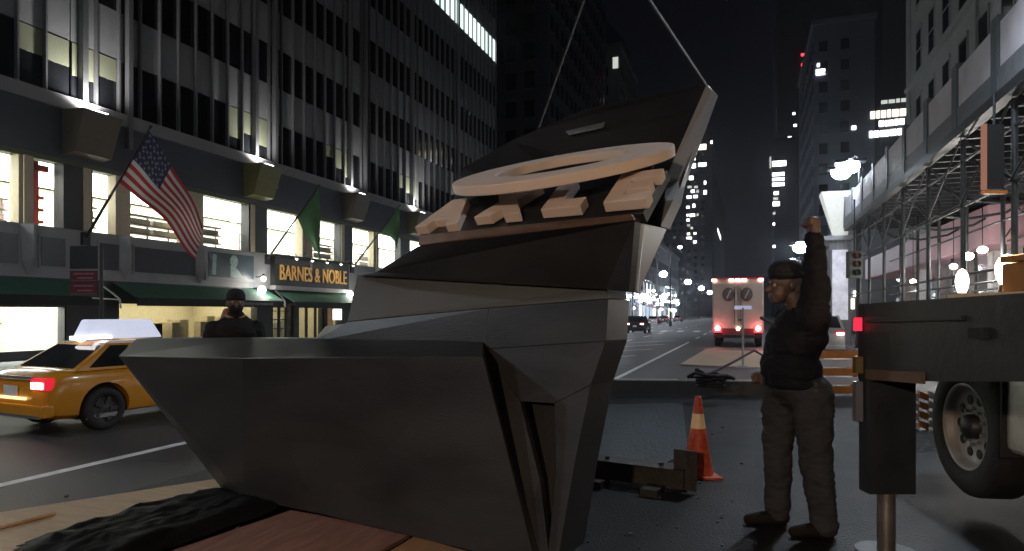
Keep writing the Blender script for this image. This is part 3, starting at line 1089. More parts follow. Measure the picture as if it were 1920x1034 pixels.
# dark upright sign box with glowing amber edge, under the shed
q = P(1864, 295, 13)
e = empty('sign_box', q, 'tall dark box with an amber lit edge hanging under the scaffold', 'sign box')
m = MB().obox((0, 0, 0), Vector((c_, s_, 0)) * .17, Vector((s_, -c_, 0)) * .04, (0, 0, .63))
m.build('box', BLACK, e)
MB().obox(Vector((-c_, -s_, 0)) * .20, Vector((c_, s_, 0)) * .028, Vector((s_, -c_, 0)) * .05, (0, 0, .64)).build('lit_edge', glow('amber_edge', (1.0, .45, .3), .2), e)
MB().obox((0, 0, -.69), Vector((c_, s_, 0)) * .22, Vector((s_, -c_, 0)) * .06, (0, 0, .03)).build('bottom_tray', mat('orange_paint', (.5, .16, .03), .5, emit=.08), e)
MB().tube((0, 0, .63), (0, 0, 5.74 - q.z), .025, n=8).build('hanger', SCAF, e)

# flared pale column with lit top at the pavement corner
q = P(1574, 560, 36)
e = empty('lit_column', (q.x, q.y, ZR + .14), 'pale column with a bright flared top beside the raised arm', 'column')
dz = ZR + .14
zb = lambda py: P(1568, py, 36).z - dz
MB().box((-.5, -.4, 0), (.5, .4, zb(452))).build('shaft', mat('shaft_grey', (.16, .165, .18), .6, var=.3, scale=2, stretch=(4, 4, .6)), e)
m = MB()
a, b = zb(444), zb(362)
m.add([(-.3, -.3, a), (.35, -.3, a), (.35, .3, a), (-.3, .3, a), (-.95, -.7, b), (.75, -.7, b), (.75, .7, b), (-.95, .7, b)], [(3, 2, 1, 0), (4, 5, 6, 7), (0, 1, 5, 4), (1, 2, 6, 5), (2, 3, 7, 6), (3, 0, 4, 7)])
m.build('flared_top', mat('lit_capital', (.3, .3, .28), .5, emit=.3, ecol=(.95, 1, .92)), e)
MB().box((-.8, -.6, zb(452)), (.8, .6, zb(444))).build('collar', GREYP, e)
# lit shop window panel beside the column
MB().box((-.4, -.44, zb(600)), (.36, -.405, zb(470))).build('lit_panel', mat('column_panel', (.5, .5, .55), .5, var=.5, scale=1.4, emit=.25, ecol=(.85, .85, 1)), e)
# storefront with colour screens behind (corner shop past the scaffold)
q = P(1600, 540, 42)
tower('corner_shop', 'low corner shop with lit signs beyond the scaffold on the right', 8.6, 22, 66, 84, 9, GRT,
      [(1552, 560, 1562, 585, glow('disp_white2', (1, .9, .95), 2.2)), (1566, 556, 1580, 590, glow('disp_pink2', (1, .55, .6), .8)), (1600, 546, 1606, 556, LITW), (1590, 560, 1602, 580, LITY)], grid=None)

# traffic signal hanging by the scaffold
q = P(1602, 497, 26)
e = empty('traffic_light', q, 'dark traffic light with faint coloured lenses beside the pale column', 'traffic light')
rx, ny = Vector((c_, s_, 0)), Vector((s_, -c_, 0))
MB().obox((0, 0, 0), rx * .26, ny * .14, (0, 0, .52)).build('housing', mat('signal_housing', (.05, .055, .05), .5), e)
for k, (col, st) in enumerate((((.9, .25, .12), .05), ((.8, .45, .1), .05), ((.25, .5, .35), .035))):
    MB().tube(ny * .141 + Vector((0, 0, .32 - k * .32)), ny * .155 + Vector((0, 0, .32 - k * .32)), .1, n=12).build('lens', glow('lens_%d' % k, col, st), e)
    MB().tube(ny * .14 + Vector((0, 0, .34 - k * .32)), ny * .3 + Vector((0, 0, .34 - k * .32)), .12, n=12, caps=False).build('hood', DARKMET, e)
MB().tube((0, 0, .52), (0, 0, 5.9 - q.z), .03, n=8).build('hanger', DARKMET, e)


# ================================================================== STREET LAMPS
def street_lamp(p, z, arm, label, power, col=COOL, hs=1.0, st=60, group='street lamps along the avenue', twin=False, cut=150):
    e = empty('street_lamp', (p[0], p[1], ZR + .14), label, 'street lamp', group)
    h = z - ZR - .14
    MB().tube((0, 0, 0), (0, 0, h + .3), .11, .06, 10).lathe((0, 0, 0), [(.2, 0), (.2, .5), (.13, .7)], n=10).build('pole', DARKMET, e)
    MB().path([(0, 0, h + .2), (arm * .4, 0, h + .42), (arm, 0, h + .22)], .04, 8).build('arm', DARKMET, e)
    MB().obox((arm, 0, h + .14), (.34 * hs, 0, 0), (0, .15 * hs, 0), (0, 0, .07)).build('head', DARKMET, e)
    MB().ball((arm, 0, h - .04 * hs), .2 * hs, 12, sc=(1.15, 1.0, .9)).build('lens', glow('street_lamp_light_%d' % st, col, st), e)  # hs enlarges the ball to stand in for bloom around the lamp
    if twin:
        MB().obox((arm * 1.9, 0, h - .18), (.3 * hs, 0, 0), (0, .15 * hs, 0), (0, 0, .07)).build('head', DARKMET, e)
        MB().path([(arm, 0, h + .22), (arm * 1.9, 0, h - .05)], .04, 8).build('arm', DARKMET, e)
        MB().ball((arm * 1.9, 0, h - .34), .2 * hs, 12, sc=(1.15, 1.0, .9)).build('lens', glow('street_lamp_light_%d' % st, col, st), e)
    lamp('lamp_light', (arm, 0, h - .35), power, col, e, .25, spot=cut, target=(arm, 0, 0), blend=.7)
    return e


# right kerb (the twin bright lamp above the pale column, and the pair above the man's shoulder)
a = onU(1590, 309, 4.6)
street_lamp((5.1, a.y), a.z, -.42, 'bright twin street lamp above the pale flared column', 1500, cut=None, hs=2.0, st=40, twin=True)
a = onU(1501, 462, 4.3)
street_lamp((5.1, a.y), a.z, -.8, 'bright street lamp just above the shoulder of the man with a raised fist', 1500, cut=None, hs=2.7, st=40)
a = onU(1485, 491, 4.3)
street_lamp((5.1, a.y), a.z, -.8, 'street lamp lower and behind the one above the shoulder, near the cap', 1500, cut=None, hs=2.3, st=40)
# left kerb
for i, (px, py) in enumerate(((1197, 493), (1244, 513), (1290, 528), (1315, 540), (1331, 548))):
    a = onU(px, py, -14.2)
    street_lamp((-15.0, a.y), a.z, .8, ['first lamp of the left kerb row, beside the sculpture edge', 'second lamp of the left kerb row, above the dark parked car', 'third lamp of the left kerb row',
                                        'fourth small lamp of the left kerb row', 'last tiny lamp of the left kerb row, next to the box truck'][i], 3000, cut=None, hs=2.6 + .45 * i, st=40)
a = onU(1275, 463, -8.0)
street_lamp((-9.2, a.y), a.z, 1.2, 'tall lamp standing higher than the left kerb row, below the scattered lit windows', 900, hs=1.1, st=40)
# lamps nearer than the frame, continuing both rows
street_lamp((5.1, -7.0), 8.4, -1.6, 'street lamp of the right kerb row just behind the camera', 300, WARM, st=40)
street_lamp((5.1, 12.0), 9.4, -2.6, 'street lamp of the right kerb row beside the scaffold', 1050, COOL, st=40)
street_lamp((-15.0, 38.0), 8.1, .8, 'street lamp of the left kerb row hidden behind the ring', 700, COOL, st=40)
street_lamp((-15.0, 62.0), 8.3, .8, 'street lamp of the left kerb row hidden behind the lower sculpture', 3000, COOL, st=40)
street_lamp((-15.0, 1.0), 8.6, 1.6, 'street lamp of the left kerb row opposite the work area', 520, COOL, cut=None, st=40)
street_lamp((-15.0, -26.0), 8.6, 1.6, 'street lamp of the left kerb row behind the camera', 1100, COOL, cut=None, st=40)

# warm work light on a tripod behind the camera
e = empty('work_light', (-.9, -5.6, 0), 'tripod work light behind the camera shining on the sculpture', 'work light')
MB().tube((0, 0, .5), (0, 0, 2.75), .025, n=8).build('mast', DARKMET, e)
for k in range(3):
    a = 2.1 * k
    MB().tube((0, 0, .9), (.55 * math.cos(a), .55 * math.sin(a), 0), .018, n=6).build('leg', DARKMET, e)
MB().box((-.2, -.12, 2.7), (.2, .0, 3.0)).build('head', DARKMET, e)
MB().box((-.17, .002, 2.73), (.17, .012, 2.97)).build('lens', glow('work_lens', WARM, 30), e)
lamp('work_beam', (0, .1, 2.85), 640, (1, .72, .50), e, .12, spot=120, target=(-.5, 10, 1.6), blend=.6)

# ================================================================== SCULPTURE
E_ = W3(.85, -.53, 0).normalized()
N_ = W3(.53, .85, 0).normalized()
Zv = Vector((0, 0, 1))


def pd(px, D0):
    t = (px - CX) / F
    return D0 * .85 / (.85 + .53 * t)


def Q(px, py, D0):
    return P(px, py, pd(px, D0))


SC0 = Q(700, 985, 3.95)
SC0.z = 0
sc = empty('sculpture', SC0, 'huge dark faceted metal sculpture with a cream ring and slab letters, hung from slings', 'sculpture')
SM = mat('sculpture_metal', (0.029, 0.029, 0.031), 0.42, metal=0.2, var=0.35, scale=1.1, bump=0.10, bscale=40, stretch=(1, 1, 3), spec=.8)
SM2 = mat('sculpture_side_lit', (0.36, 0.37, 0.40), 0.4, metal=0.1, var=0.12, scale=1.2)  # paler than the body metal, paints in cool light on the right edges
TRIM = mat('bronze_trim', (0.22, 0.14, 0.10), 0.35, metal=.6, var=.2)
CREAM = mat('letter_cream', (0.74, 0.60, 0.51), 0.55, var=0.05, scale=3)


def SP(mb, name, m, **k):
    o = mb.build(name, m, sc, fix=True, **k)
    o.location = -SC0
    if name not in ('ring', 'letter', 'ring_support', 'highlight_strip', 'recess_back'):
        bevel(o, .003, 1, 20)
    return o


A0, A1, A2, A3, A4, A5 = Q(222, 668, 3.98), Q(455, 672, 3.74), Q(905, 668, 3.98), Q(1005, 1064, 3.85), Q(457, 934, 3.80), Q(422, 925, 3.92)
A6, A7 = Q(600, 964, 3.83), Q(640, 830, 3.86)
B0, B1, B2 = Q(255, 636, 4.42), Q(480, 634, 4.38), Q(905, 640, 4.4)
for p in (A3, A4, A5, A6):
    p.z = max(0.0, p.z)
C0, C2 = B0 + N_ * .7, B2 + N_ * .5
C5, C3 = A5 + N_ * .9, A3 + N_ * .7
VS = [A0, A1, A2, A3, A4, A5, A6, B0, B1, B2, C0, C2, C5, C3]
SP(MB().add(VS, [(0, 1, 4, 5), (1, 2, 6, 4), (2, 3, 6), (0, 7, 8, 1), (1, 8, 9, 2), (7, 10, 11, 9, 8), (0, 5, 12, 10, 7), (2, 9, 11, 13, 3), (10, 12, 13, 11), (5, 4, 6, 3, 13, 12)]), 'base', SM)
# lower band; paler copy of the metal paints in reflected shop light
b1 = [Q(670, 516, 4.95), Q(1136, 541, 4.6), Q(1140, 560, 4.5), Q(916, 577, 4.5), Q(651, 603, 4.55)]
SP(MB().solid(b1, N_ * .32 + Zv * .0), 'sloped_band', mat('sculpture_metal_lit', (0.17, 0.175, 0.175), 0.34, metal=.2, var=.1, scale=1.5))
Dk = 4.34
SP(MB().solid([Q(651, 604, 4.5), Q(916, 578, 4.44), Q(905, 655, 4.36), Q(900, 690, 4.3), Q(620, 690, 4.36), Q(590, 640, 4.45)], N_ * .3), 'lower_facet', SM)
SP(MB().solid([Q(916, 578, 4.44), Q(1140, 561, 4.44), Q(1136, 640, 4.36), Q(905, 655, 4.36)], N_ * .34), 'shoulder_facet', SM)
SP(MB().solid([Q(588, 637, 4.6), Q(611, 612, 5.0), Q(657, 606, 4.8), Q(642, 637, 4.55)], N_ * .2), 'small_facet', MATS['sculpture_metal_lit'])  # same paler tone, light painted in


def QL(px, py):
    return Q(px, py, 4.36 - max(0, py - 655) * .00106)


SP(MB().solid([QL(905, 655), QL(1136, 640), QL(1108, 722), QL(1039, 757), QL(975, 753)], N_ * .34), 'leg_top', SM)
SP(MB().solid([QL(1039, 757), QL(1108, 722), QL(1078, 868), QL(1046, 1052), QL(1026, 1052), QL(1042, 880)], N_ * .34), 'leg', SM)
SP(MB().solid([QL(880, 655), QL(905, 655), QL(975, 753), QL(1012, 900), QL(1030, 1052), QL(960, 1052)], N_ * .05), 'recess_side', SM)
SP(MB().solid([Q(930, 700, 4.60), Q(1060, 740, 4.60), Q(1050, 1040, 4.05), Q(960, 1040, 4.05)], N_ * .04), 'recess_back', BLACK)  # black sheet paints in the shade of the recess
# mid tier
SP(MB().solid([Q(706, 510, 4.62), Q(783, 462, 4.18), Q(1190, 414, 4.18), Q(1179, 548, 4.42), Q(1136, 543, 4.5), Q(670, 517, 4.85)], N_ * .1), 'front_facet', SM)
SP(MB().solid([Q(783, 461, 4.16), Q(1190, 413, 4.16), Q(1183, 402, 4.2), Q(786, 441, 4.2)], N_ * .1), 'trim', TRIM)
# letter deck and back plate
w38 = (N_ * math.cos(R(38)) + Zv * math.sin(R(38)))
d0, d1 = Q(786, 441, 4.24), Q(1206, 400, 4.24)
SP(MB().solid([d0, d1, d1 + w38 * .52, d0 + w38 * .52 + E_ * .2], -Zv * .05 + N_ * .06), 'letter_deck', SM)
dt0, dt1 = d0 + w38 * .52 + E_ * .2, d1 + w38 * .52
bp = [Q(850, 400, 5.75), Q(868, 315, 6.1), Q(958, 264, 6.35), Q(1100, 204, 6.6), Q(1325, 158, 6.8), Q(1241, 350, 5.95), Q(1248, 377, 5.6), Q(1238, 425, 5.4), Q(1190, 452, 5.2)]
SP(MB().solid(bp, N_ * .24), 'back_plate', SM)
SP(MB().solid([dt0, dt1, Q(1238, 425, 5.38), Q(850, 400, 5.72)], -Zv * .05), 'under_deck', SM)
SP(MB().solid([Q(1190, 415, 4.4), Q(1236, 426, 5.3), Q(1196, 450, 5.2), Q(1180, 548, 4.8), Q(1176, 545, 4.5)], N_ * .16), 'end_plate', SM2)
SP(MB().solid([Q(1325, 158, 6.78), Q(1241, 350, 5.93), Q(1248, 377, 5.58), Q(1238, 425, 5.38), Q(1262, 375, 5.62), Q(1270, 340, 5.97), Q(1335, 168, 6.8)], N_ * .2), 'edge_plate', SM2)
SP(MB().solid([Q(1060, 246, 6.30), Q(1135, 229, 6.35), Q(1130, 240, 6.34), Q(1066, 254, 6.3)], N_ * .03), 'highlight_strip', CHROME)  # added bright strip, paints a reflection on the back plate
# ring
CR = P(1052, 306, 4.6)
w22 = (N_ * math.cos(R(19.6)) + Zv * math.sin(R(19.6)))
nr = E_.cross(w22)
if nr.z < 0:
    nr = -nr
RO, RI, TKR, NS = .765, .46, .066, 96
vs, fs = [], []
for k in range(NS):
    a = 2 * math.pi * k / NS
    d = E_ * math.cos(a) + w22 * math.sin(a)
    vs += [CR + d * RO, CR + d * RI, CR + d * RO - nr * TKR, CR + d * RI - nr * TKR]
for k in range(NS):
    a, b = 4 * k, 4 * ((k + 1) % NS)
    fs += [(a, b, b + 1, a + 1), (a + 2, a + 3, b + 3, b + 2), (a, a + 2, b + 2, b), (a + 1, b + 1, b + 3, a + 3)]
ro = SP(MB().add(vs, fs), 'ring', CREAM)
bevel(ro, .008, 2)
# stand-offs of the ring
for a in (20, 90, 160):
    d = E_ * math.cos(R(a)) + w22 * math.sin(R(a))
    p = CR + d * .6 - nr * TKR
    SP(MB().tube(p, p - Zv * .22, .02, n=8), 'ring_support', DARKMET)
# letters
nl = E_.cross(w38)
if nl.z < 0:
    nl = -nl
LET = {
    'A': [[(0, 0), (.28, 0), (.34, .22), (.66, .22), (.72, 0), (1, 0), (.68, 1), (.32, 1)]],
    'X': [[(0, 0), (.36, 0), (.5, .24), (.64, 0), (1, 0), (.7, .5), (1, 1), (.66, 1), (.5, .76), (.34, 1), (0, 1), (.3, .5)]],
    'L': [[(0, 0), (1, 0), (1, .3), (.42, .3), (.42, 1), (0, 1)]],
    'E': [[(0, 0), (1, 0), (1, .24), (.36, .24), (.36, .38), (.9, .38), (.9, .62), (.36, .62), (.36, .76), (1, .76), (1, 1), (0, 1)]],
}


def spar(px, D0):
    t = (px - CX) / F
    return t * D0 / (.85 + .53 * t)


for ch, x0, x1, yb in (('A', 777, 857, 426), ('X', 888, 975, 407), ('L', 1013, 1088, 393), ('E', 1130, 1213, 380)):
    D = 4.2
    org = Q(x0, yb, D)
    wd = spar(x1, D) - spar(x0, D)
    pts = [org + E_ * (a * wd) + w38 * (b * .36) for a, b in LET[ch][0]]
    o = SP(MB().solid(pts, -nl * .066), 'letter', CREAM)
    bevel(o, .006, 2)

# hoisting slings
hook = P(1138, -120, 5.2)
e = empty('hoist_sling', hook, 'pair of grey lifting straps running up from the sculpture to a crane hook', 'sling')
SLG = mat('sling_webbing', (.05, .047, .045), .8, var=.2)
MB().bar((0, 0, 0), P(1324, 160, pd(1324, 6.8)) - hook, .055, .012, up=(1, 0, 0)).build('strap', SLG, e)
MB().bar((0, 0, 0), P(1010, 240, pd(1010, 6.45)) - hook, .055, .012, up=(1, 0, 0)).build('strap', SLG, e)
MB().lathe((0, 0, .05), [(.03, .25), (.09, .2), (.09, .08), (.03, 0)], n=10).tube((0, 0, .3), (0, 0, 12), .012, n=6).build('hook_block', DARKMET, e)

# ================================================================== WORK AREA PROPS
PLY = mat('plywood', (0.62, 0.46, 0.30), 0.65, var=0.16, scale=2.2, stretch=(1, 7, 1), bump=.1)
PLYB = mat('plywood_brown', (0.30, 0.15, 0.11), 0.6, var=0.35, scale=2.5, stretch=(7, 1, 1), bump=.15)


def sheet(name, pix, z, th, m, label, cat='board', group=None):
    pts = [G(px, py, z) for px, py in pix]
    c = sum(pts, Vector()) / len(pts)
    c.z = z - th
    o = MB().solid([p - c for p in pts], (0, 0, -th + .0002)).build(name, m, None, fix=True, loc=c)
    return tag(o, label, cat, group)


sheet('plywood_sheet', [(-120, 979), (418, 896), (424, 921), (300, 1000), (10, 1100), (-160, 1130)], .026, .02, PLY, 'long pale plywood sheet at the lower left corner, edged by black tarp')
sheet('plywood_sheet', [(-60, 984), (58, 952), (104, 960), (-20, 992)], .05, .018, PLY, 'small offcut of plywood lying on the long pale sheet')
sheet('timber_board', [(200, 1075), (545, 957), (600, 966), (768, 1002), (640, 1075)], .03, .025, PLYB, 'reddish brown board at the bottom, in front of the sculpture base')
sheet('timber_board', [(720, 1040), (778, 1006), (884, 1036), (880, 1070), (650, 1075)], .03, .025, mat('plywood_orange', (.36, .2, .09), .6, var=.2, scale=3, stretch=(6, 1, 1)), 'pale orange board next to the reddish board at the bottom edge')
# black tarp heap
rt = random.Random(11)
tp = [(10, 1062), (60, 1022), (200, 984), (262, 960), (330, 946), (415, 923), (424, 932), (470, 942), (540, 958), (420, 1000), (330, 1034), (200, 1075)]
ctr = sum([G(px, py) for px, py in tp], Vector()) / len(tp)
b = bmesh.new()
NX, NY = 46, 26
from mathutils import noise as mn
poly = [G(px, py) - ctr for px, py in tp]


def inside(x, y):
    c = False
    for i in range(len(poly)):
        a, d = poly[i], poly[i - 1]
        if (a.y > y) != (d.y > y) and x < (d.x - a.x) * (y - a.y) / (d.y - a.y + 1e-12) + a.x:
            c = not c
    return c


xs = [p.x for p in poly]
ys = [p.y for p in poly]
grid = {}
for i in range(NX + 1):
    for j in range(NY + 1):
        x = min(xs) + (max(xs) - min(xs)) * i / NX
        y = min(ys) + (max(ys) - min(ys)) * j / NY
        q = Vector((x + .05 * mn.noise(Vector((x * 4, y * 4, 0))), y + .05 * mn.noise(Vector((x * 4, y * 4, 5))), 0))
        dmin = min(((q - (poly[k - 1] + (poly[k] - poly[k - 1]) * max(0, min(1, (q - poly[k - 1]).dot(poly[k] - poly[k - 1]) / ((poly[k] - poly[k - 1]).length_squared + 1e-9))))).length) for k in range(len(poly)))
        ins = inside(q.x, q.y)
        if ins or dmin < .05:
            h = min(1, dmin / .14) * (.055 + .03 * mn.noise(Vector((x * 5, y * 5, 1))) + .05 * abs(mn.noise(Vector((x * 13, y * 11, 2))))) if ins else 0
            q.z = .035 + max(h, 0)
            grid[i, j] = b.verts.new(q)
for (i, j) in list(grid):
    ks = [(i, j), (i + 1, j), (i + 1, j + 1), (i, j + 1)]
    if all(k in grid for k in ks):
        b.faces.new([grid[k] for k in ks]).smooth = True
bmesh.ops.solidify(b, geom=b.faces[:], thickness=.02)
me = bpy.data.meshes.new('tarp')
b.to_mesh(me)
b.free()
me.materials.append(mat('black_plastic', (.010, .010, .010), .6, var=.3, bump=.3, bscale=14))
to = bpy.data.objects.new('tarp', me)
COL.objects.link(to)
to.location = ctr
tag(to, 'crumpled black plastic tarp between the plywood sheet and the brown board', 'tarp')

# low steel channel with end plate, right of the sculpture
RUST = mat('rusty_steel', (0.03, 0.025, 0.023), 0.55, metal=.3, var=.35, scale=6, bump=.2)
p, q = G(1095, 902, 0), G(1282, 928, 0)
e = empty('steel_channel', (p.x, p.y, 0), 'low dark steel channel with an upright end plate beside the traffic cone', 'steel beam')
d = (q - p)
n = Vector((-d.y, d.x, 0)).normalized()
m = MB()
m.bar(Vector((0, 0, .11)), d + Vector((0, 0, .11)), .02, .14)
m.bar(n * .1 + Vector((0, 0, .185)), d + n * .1 + Vector((0, 0, .185)), .22, .016)
m.bar(n * .2 + Vector((0, 0, .03)), d + n * .2 + Vector((0, 0, .03)), .2, .03)
m.build('channel', RUST, e)
MB().obox(d + n * .04 + Vector((0, 0, .19)), d.normalized() * .09, n * .012, (0, 0, .16)).build('end_plate', RUST, e)
MB().obox(Vector((-.02, 0, .235)) + n * .1, d.normalized() * .055, n * .07, (0, 0, .02)).build('end_cap', mat('galvanised', (.5, .52, .55), .35, metal=.8, var=.1), e)
for t in (.2, .75):
    MB().tube(d * t + n * .1 + Vector((0, 0, .19)), d * t + n * .1 + Vector((0, 0, .215)), .022, n=6).build('bolt', DARKMET, e)
    MB().obox(d * t - n * .12 + Vector((0, 0, .03)), d.normalized() * .07, n * .1, (0, 0, .03)).build('wood_block', RUST, e)
# wet steel road plate
sp = [G(px, py) for px, py in ((1112, 762), (1280, 757), (1290, 850), (1225, 884), (1090, 872))]
c = sum(sp, Vector()) / 5
c.z = 0
tag(MB().solid([p - c + Vector((0, 0, .018)) for p in sp], (0, 0, -.0175)).build('road_plate', mat('wet_plate', (.05, .062, .075), .5, metal=.5, var=.4, scale=5, bump=.35, bscale=30), None, fix=True, loc=c),
    'wet blue grey steel plate on the ground between sculpture and cone', 'steel plate')
# long low barrier timber at the back edge of the work area
p, q = G(1095, 737, 0), G(1440, 741, 0)
e = empty('edge_timber', (p.x, p.y, 0), 'long dark timber lying along the far edge of the work area', 'timber')
d = q - p
n = Vector((-d.y, d.x, 0)).normalized()
MB().bar(Vector((0, 0, .12)), d + Vector((0, 0, .12)), .2, .24).build('beam', mat('dark_timber', (.055, .045, .04), .7, var=.3, scale=3, stretch=(1, .2, 1)), e)
MB().bar(Vector((0, 0, .25)) - n * .02, d * .52 + Vector((0, 0, .25)), .12, .02).build('top_strip', mat('pale_strip', (.35, .33, .32), .6, var=.3), e)
MB().bar(d * .66 + Vector((0, 0, .25)), d + Vector((0, 0, .25)), .12, .02).build('top_strip', MATS['pale_strip'], e)
# hose coil, cables and small pipe pieces on it
e = empty('hose_coil', G(1330, 728, .27), 'dark tangle of hose and cable on the far timber, left of the post', 'hose')
rh = random.Random(4)
m = MB()
for k in range(5):
    pts = []
    r0 = rh.uniform(.12, .24)
    for i in range(15):
        a = 2 * math.pi * i / 14
        pts.append(Vector((r0 * 1.5 * math.cos(a) + .05 * rh.random(), r0 * .7 * math.sin(a), .04 + .04 * k + .12 * max(0, math.sin(a + k)) * rh.random())))
    m.path(pts, .026, 6)
m.build('hose', BLACK, e)
m = MB().path([(-.2, .2, .1), (.3, 1.4, .3), (.7, 3.0, .45), (1.0, 4.4, .2)], .022, 6)
m.path([(.9, -.2, .05), (1.05, .3, .5), (1.0, .8, 1.0), (.8, 1.6, 1.1)], .03, 6)
m.build('cable', BLACK, e)
MB().tube((1.25, -.1, .1), (1.5, .2, .5), .05, n=10).build('pipe_end', mat('pale_pink_pipe', (.6, .5, .5), .5), e)
# plywood sheets lying on the road ahead
for i, (pix, lb) in enumerate((([(1275, 683), (1322, 656), (1440, 659), (1440, 690)], 'plywood sheet lying on the road behind the box truck'), ([(1545, 668), (1618, 676), (1618, 684), (1545, 676)], 'pale board lying on the road behind the striped barricade'))):
    sheet('plywood_sheet', pix, ZR + .03, .02, mat('plywood_pale', (.55, .42, .30), .7, var=.12, scale=1.5), lb)

# traffic cone
q = G(1309, 893)
e = empty('traffic_cone', q, 'dirty orange traffic cone with one pale yellow band', 'cone')
CO = mat('cone_orange', (0.46, 0.065, 0.025), 0.6, var=0.6, scale=14, bump=.1)
H = 0.70
b_ = MB()
for (x, y) in ((0, 0),):
    b_.box((-.17, -.17, 0), (.17, .17, .03))
bo = bevel(b_.build('base', CO, e), .02)
bo.rotation_euler = (0, .05, R(24))
MB().lathe((0, 0, .03), [(.135, 0), (.125, .06), (.09, .27), (.066, .40)], n=24).build('cone_lower', CO, e)
MB().lathe((0, 0, .03), [(.0665, .40), (.048, .53)], n=24).build('reflective_band', mat('cone_band', (.62, .42, .22), .45, var=.15, emit=.06), e)  # faint glow put into the band colour in place of reflected light
MB().lathe((0, 0, .03), [(.048, .53), (.03, .66), (.024, .68), (.001, .685)], n=24).build('cone_tip', CO, e)

# striped barricade
OR = mat('barricade_orange', (.5, .17, .03), .5, var=.12)
WT = mat('barricade_white', (.62, .60, .58), .5, var=.12)
p0 = G(1585, 742, 0)
e = empty('barricade', p0, 'orange and white striped plank barricade behind the man, left of the flatbed', 'barricade')
fx = Vector((c_, s_, 0))
fy = Vector((-s_, c_, 0))
for k in range(5):
    MB().obox(Vector((0, 0, .10 + .15 * k)) + fy * (.1 * k), fx * .75, fy * .02, (0, 0, .066)).build('board', OR if k % 2 == 0 else WT, e)
for s in (-.6, .6):
    MB().bar(fx * s + fy * .06, fx * s + fy * .5 + Vector((0, 0, .82)), .05).build('leg', DARKMET, e)
    MB().bar(fx * s + fy * 1.0, fx * s + fy * .5 + Vector((0, 0, .82)), .05).build('leg', DARKMET, e)
p0 = G(1722, 806, 0)
e = empty('barricade', p0, 'second striped barricade half seen between the jack leg and the big wheel', 'barricade')
for k in range(4):
    o = MB()
    a = Vector((0, 0, .06 + .12 * k))
    for i in range(6):
        o.obox(a + fx * (-.3 + .12 * i), fx * .055 + Vector((0, 0, -.02)), fy * .02, (0, 0, .04), i % 2)
    o.build('board', [WT, OR], e)
for s in (-.38, .38):
    MB().bar(fx * s + fy * .04, fx * s + fy * .04 + Vector((0, 0, .55)), .04).build('leg', DARKMET, e)
e['label'] = 'second striped barricade half seen between the jack leg and the big wheel'
e['category'] = 'barricade'

# post with bluish sign in front of the box truck
q = G(1393, 690, ZR)
e = empty('sign_post', q, 'thin post with a small bluish white plate in front of the box truck', 'sign')
ht = P(1393, 577, (CH - ZR) * F / (690 - HZ)).z - ZR
MB().tube((0, 0, 0), (0, 0, ht), .035, n=8).lathe((0, 0, 0), [(.22, 0), (.2, .05), (.04, .08)], n=14).build('post', mat('post_grey', (.3, .3, .32), .5), e)
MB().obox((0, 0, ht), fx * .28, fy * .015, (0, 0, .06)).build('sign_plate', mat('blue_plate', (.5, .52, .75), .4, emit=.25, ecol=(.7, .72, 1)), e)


# ================================================================== VEHICLES
TYRE = BLACK
HUB = mat('hub_grey', (.25, .25, .26), .4, metal=.6, var=.15)
AUTOGL = mat('car_glass', (.012, .014, .016), .06, var=0, spec=.7)
REDL = glow('tail_light_red', (1.0, .03, .04), 7)
REDW = glow('tail_light_core', (1.0, .62, .6), 14)


def wheel(parent, x, y, r, w, side, hub=HUB):
    s = side
    e = MB().lathe((x, y - s * w, r), [(r * .55, 0), (r * .92, .0), (r, .03), (r, w - .03), (r * .92, w), (r * .62, w - .005), (r * .6, w - .03)], axis=(0, s, 0), n=28).build('wheel', TYRE, parent)
    m = MB()
    m.lathe((x, y - s * w, r), [(r * .61, w - .03), (r * .5, w - .05), (r * .2, w - .03), (.001, w - .02)], axis=(0, s, 0), n=24)
    m.build('rim', hub, e)
    m = MB()
    for k in range(5):
        a = 2 * math.pi * k / 5
        m.bar((x + .2 * r * math.cos(a), y - s * .022, r + .2 * r * math.sin(a)), (x + .58 * r * math.cos(a), y - s * .018, r + .58 * r * math.sin(a)), .09 * r * 2, .02, up=(0, 1, 0))
    m.build('spokes', hub, e)
    return e


def loft(rings, mi=0):
    n = len(rings[0])
    m = MB()
    vs = [p for r in rings for p in r]
    fs = []
    for k in range(len(rings) - 1):
        for i in range(n):
            j = (i + 1) % n
            fs.append((k * n + i, k * n + j, k * n + n + j, k * n + n + i))
    fs.append(tuple(reversed(range(n))))
    fs.append(tuple(range((len(rings) - 1) * n, len(rings) * n)))
    return m.add(vs, fs, mi, True)


def sharp(o, ang=32):
    b = bmesh.new()
    b.from_mesh(o.data)
    bmesh.ops.recalc_face_normals(b, faces=b.faces)
    for ed in b.edges:
        if len(ed.link_faces) == 2 and ed.calc_face_angle(0) > R(ang):
            ed.smooth = False
    b.to_mesh(o.data)
    b.free()


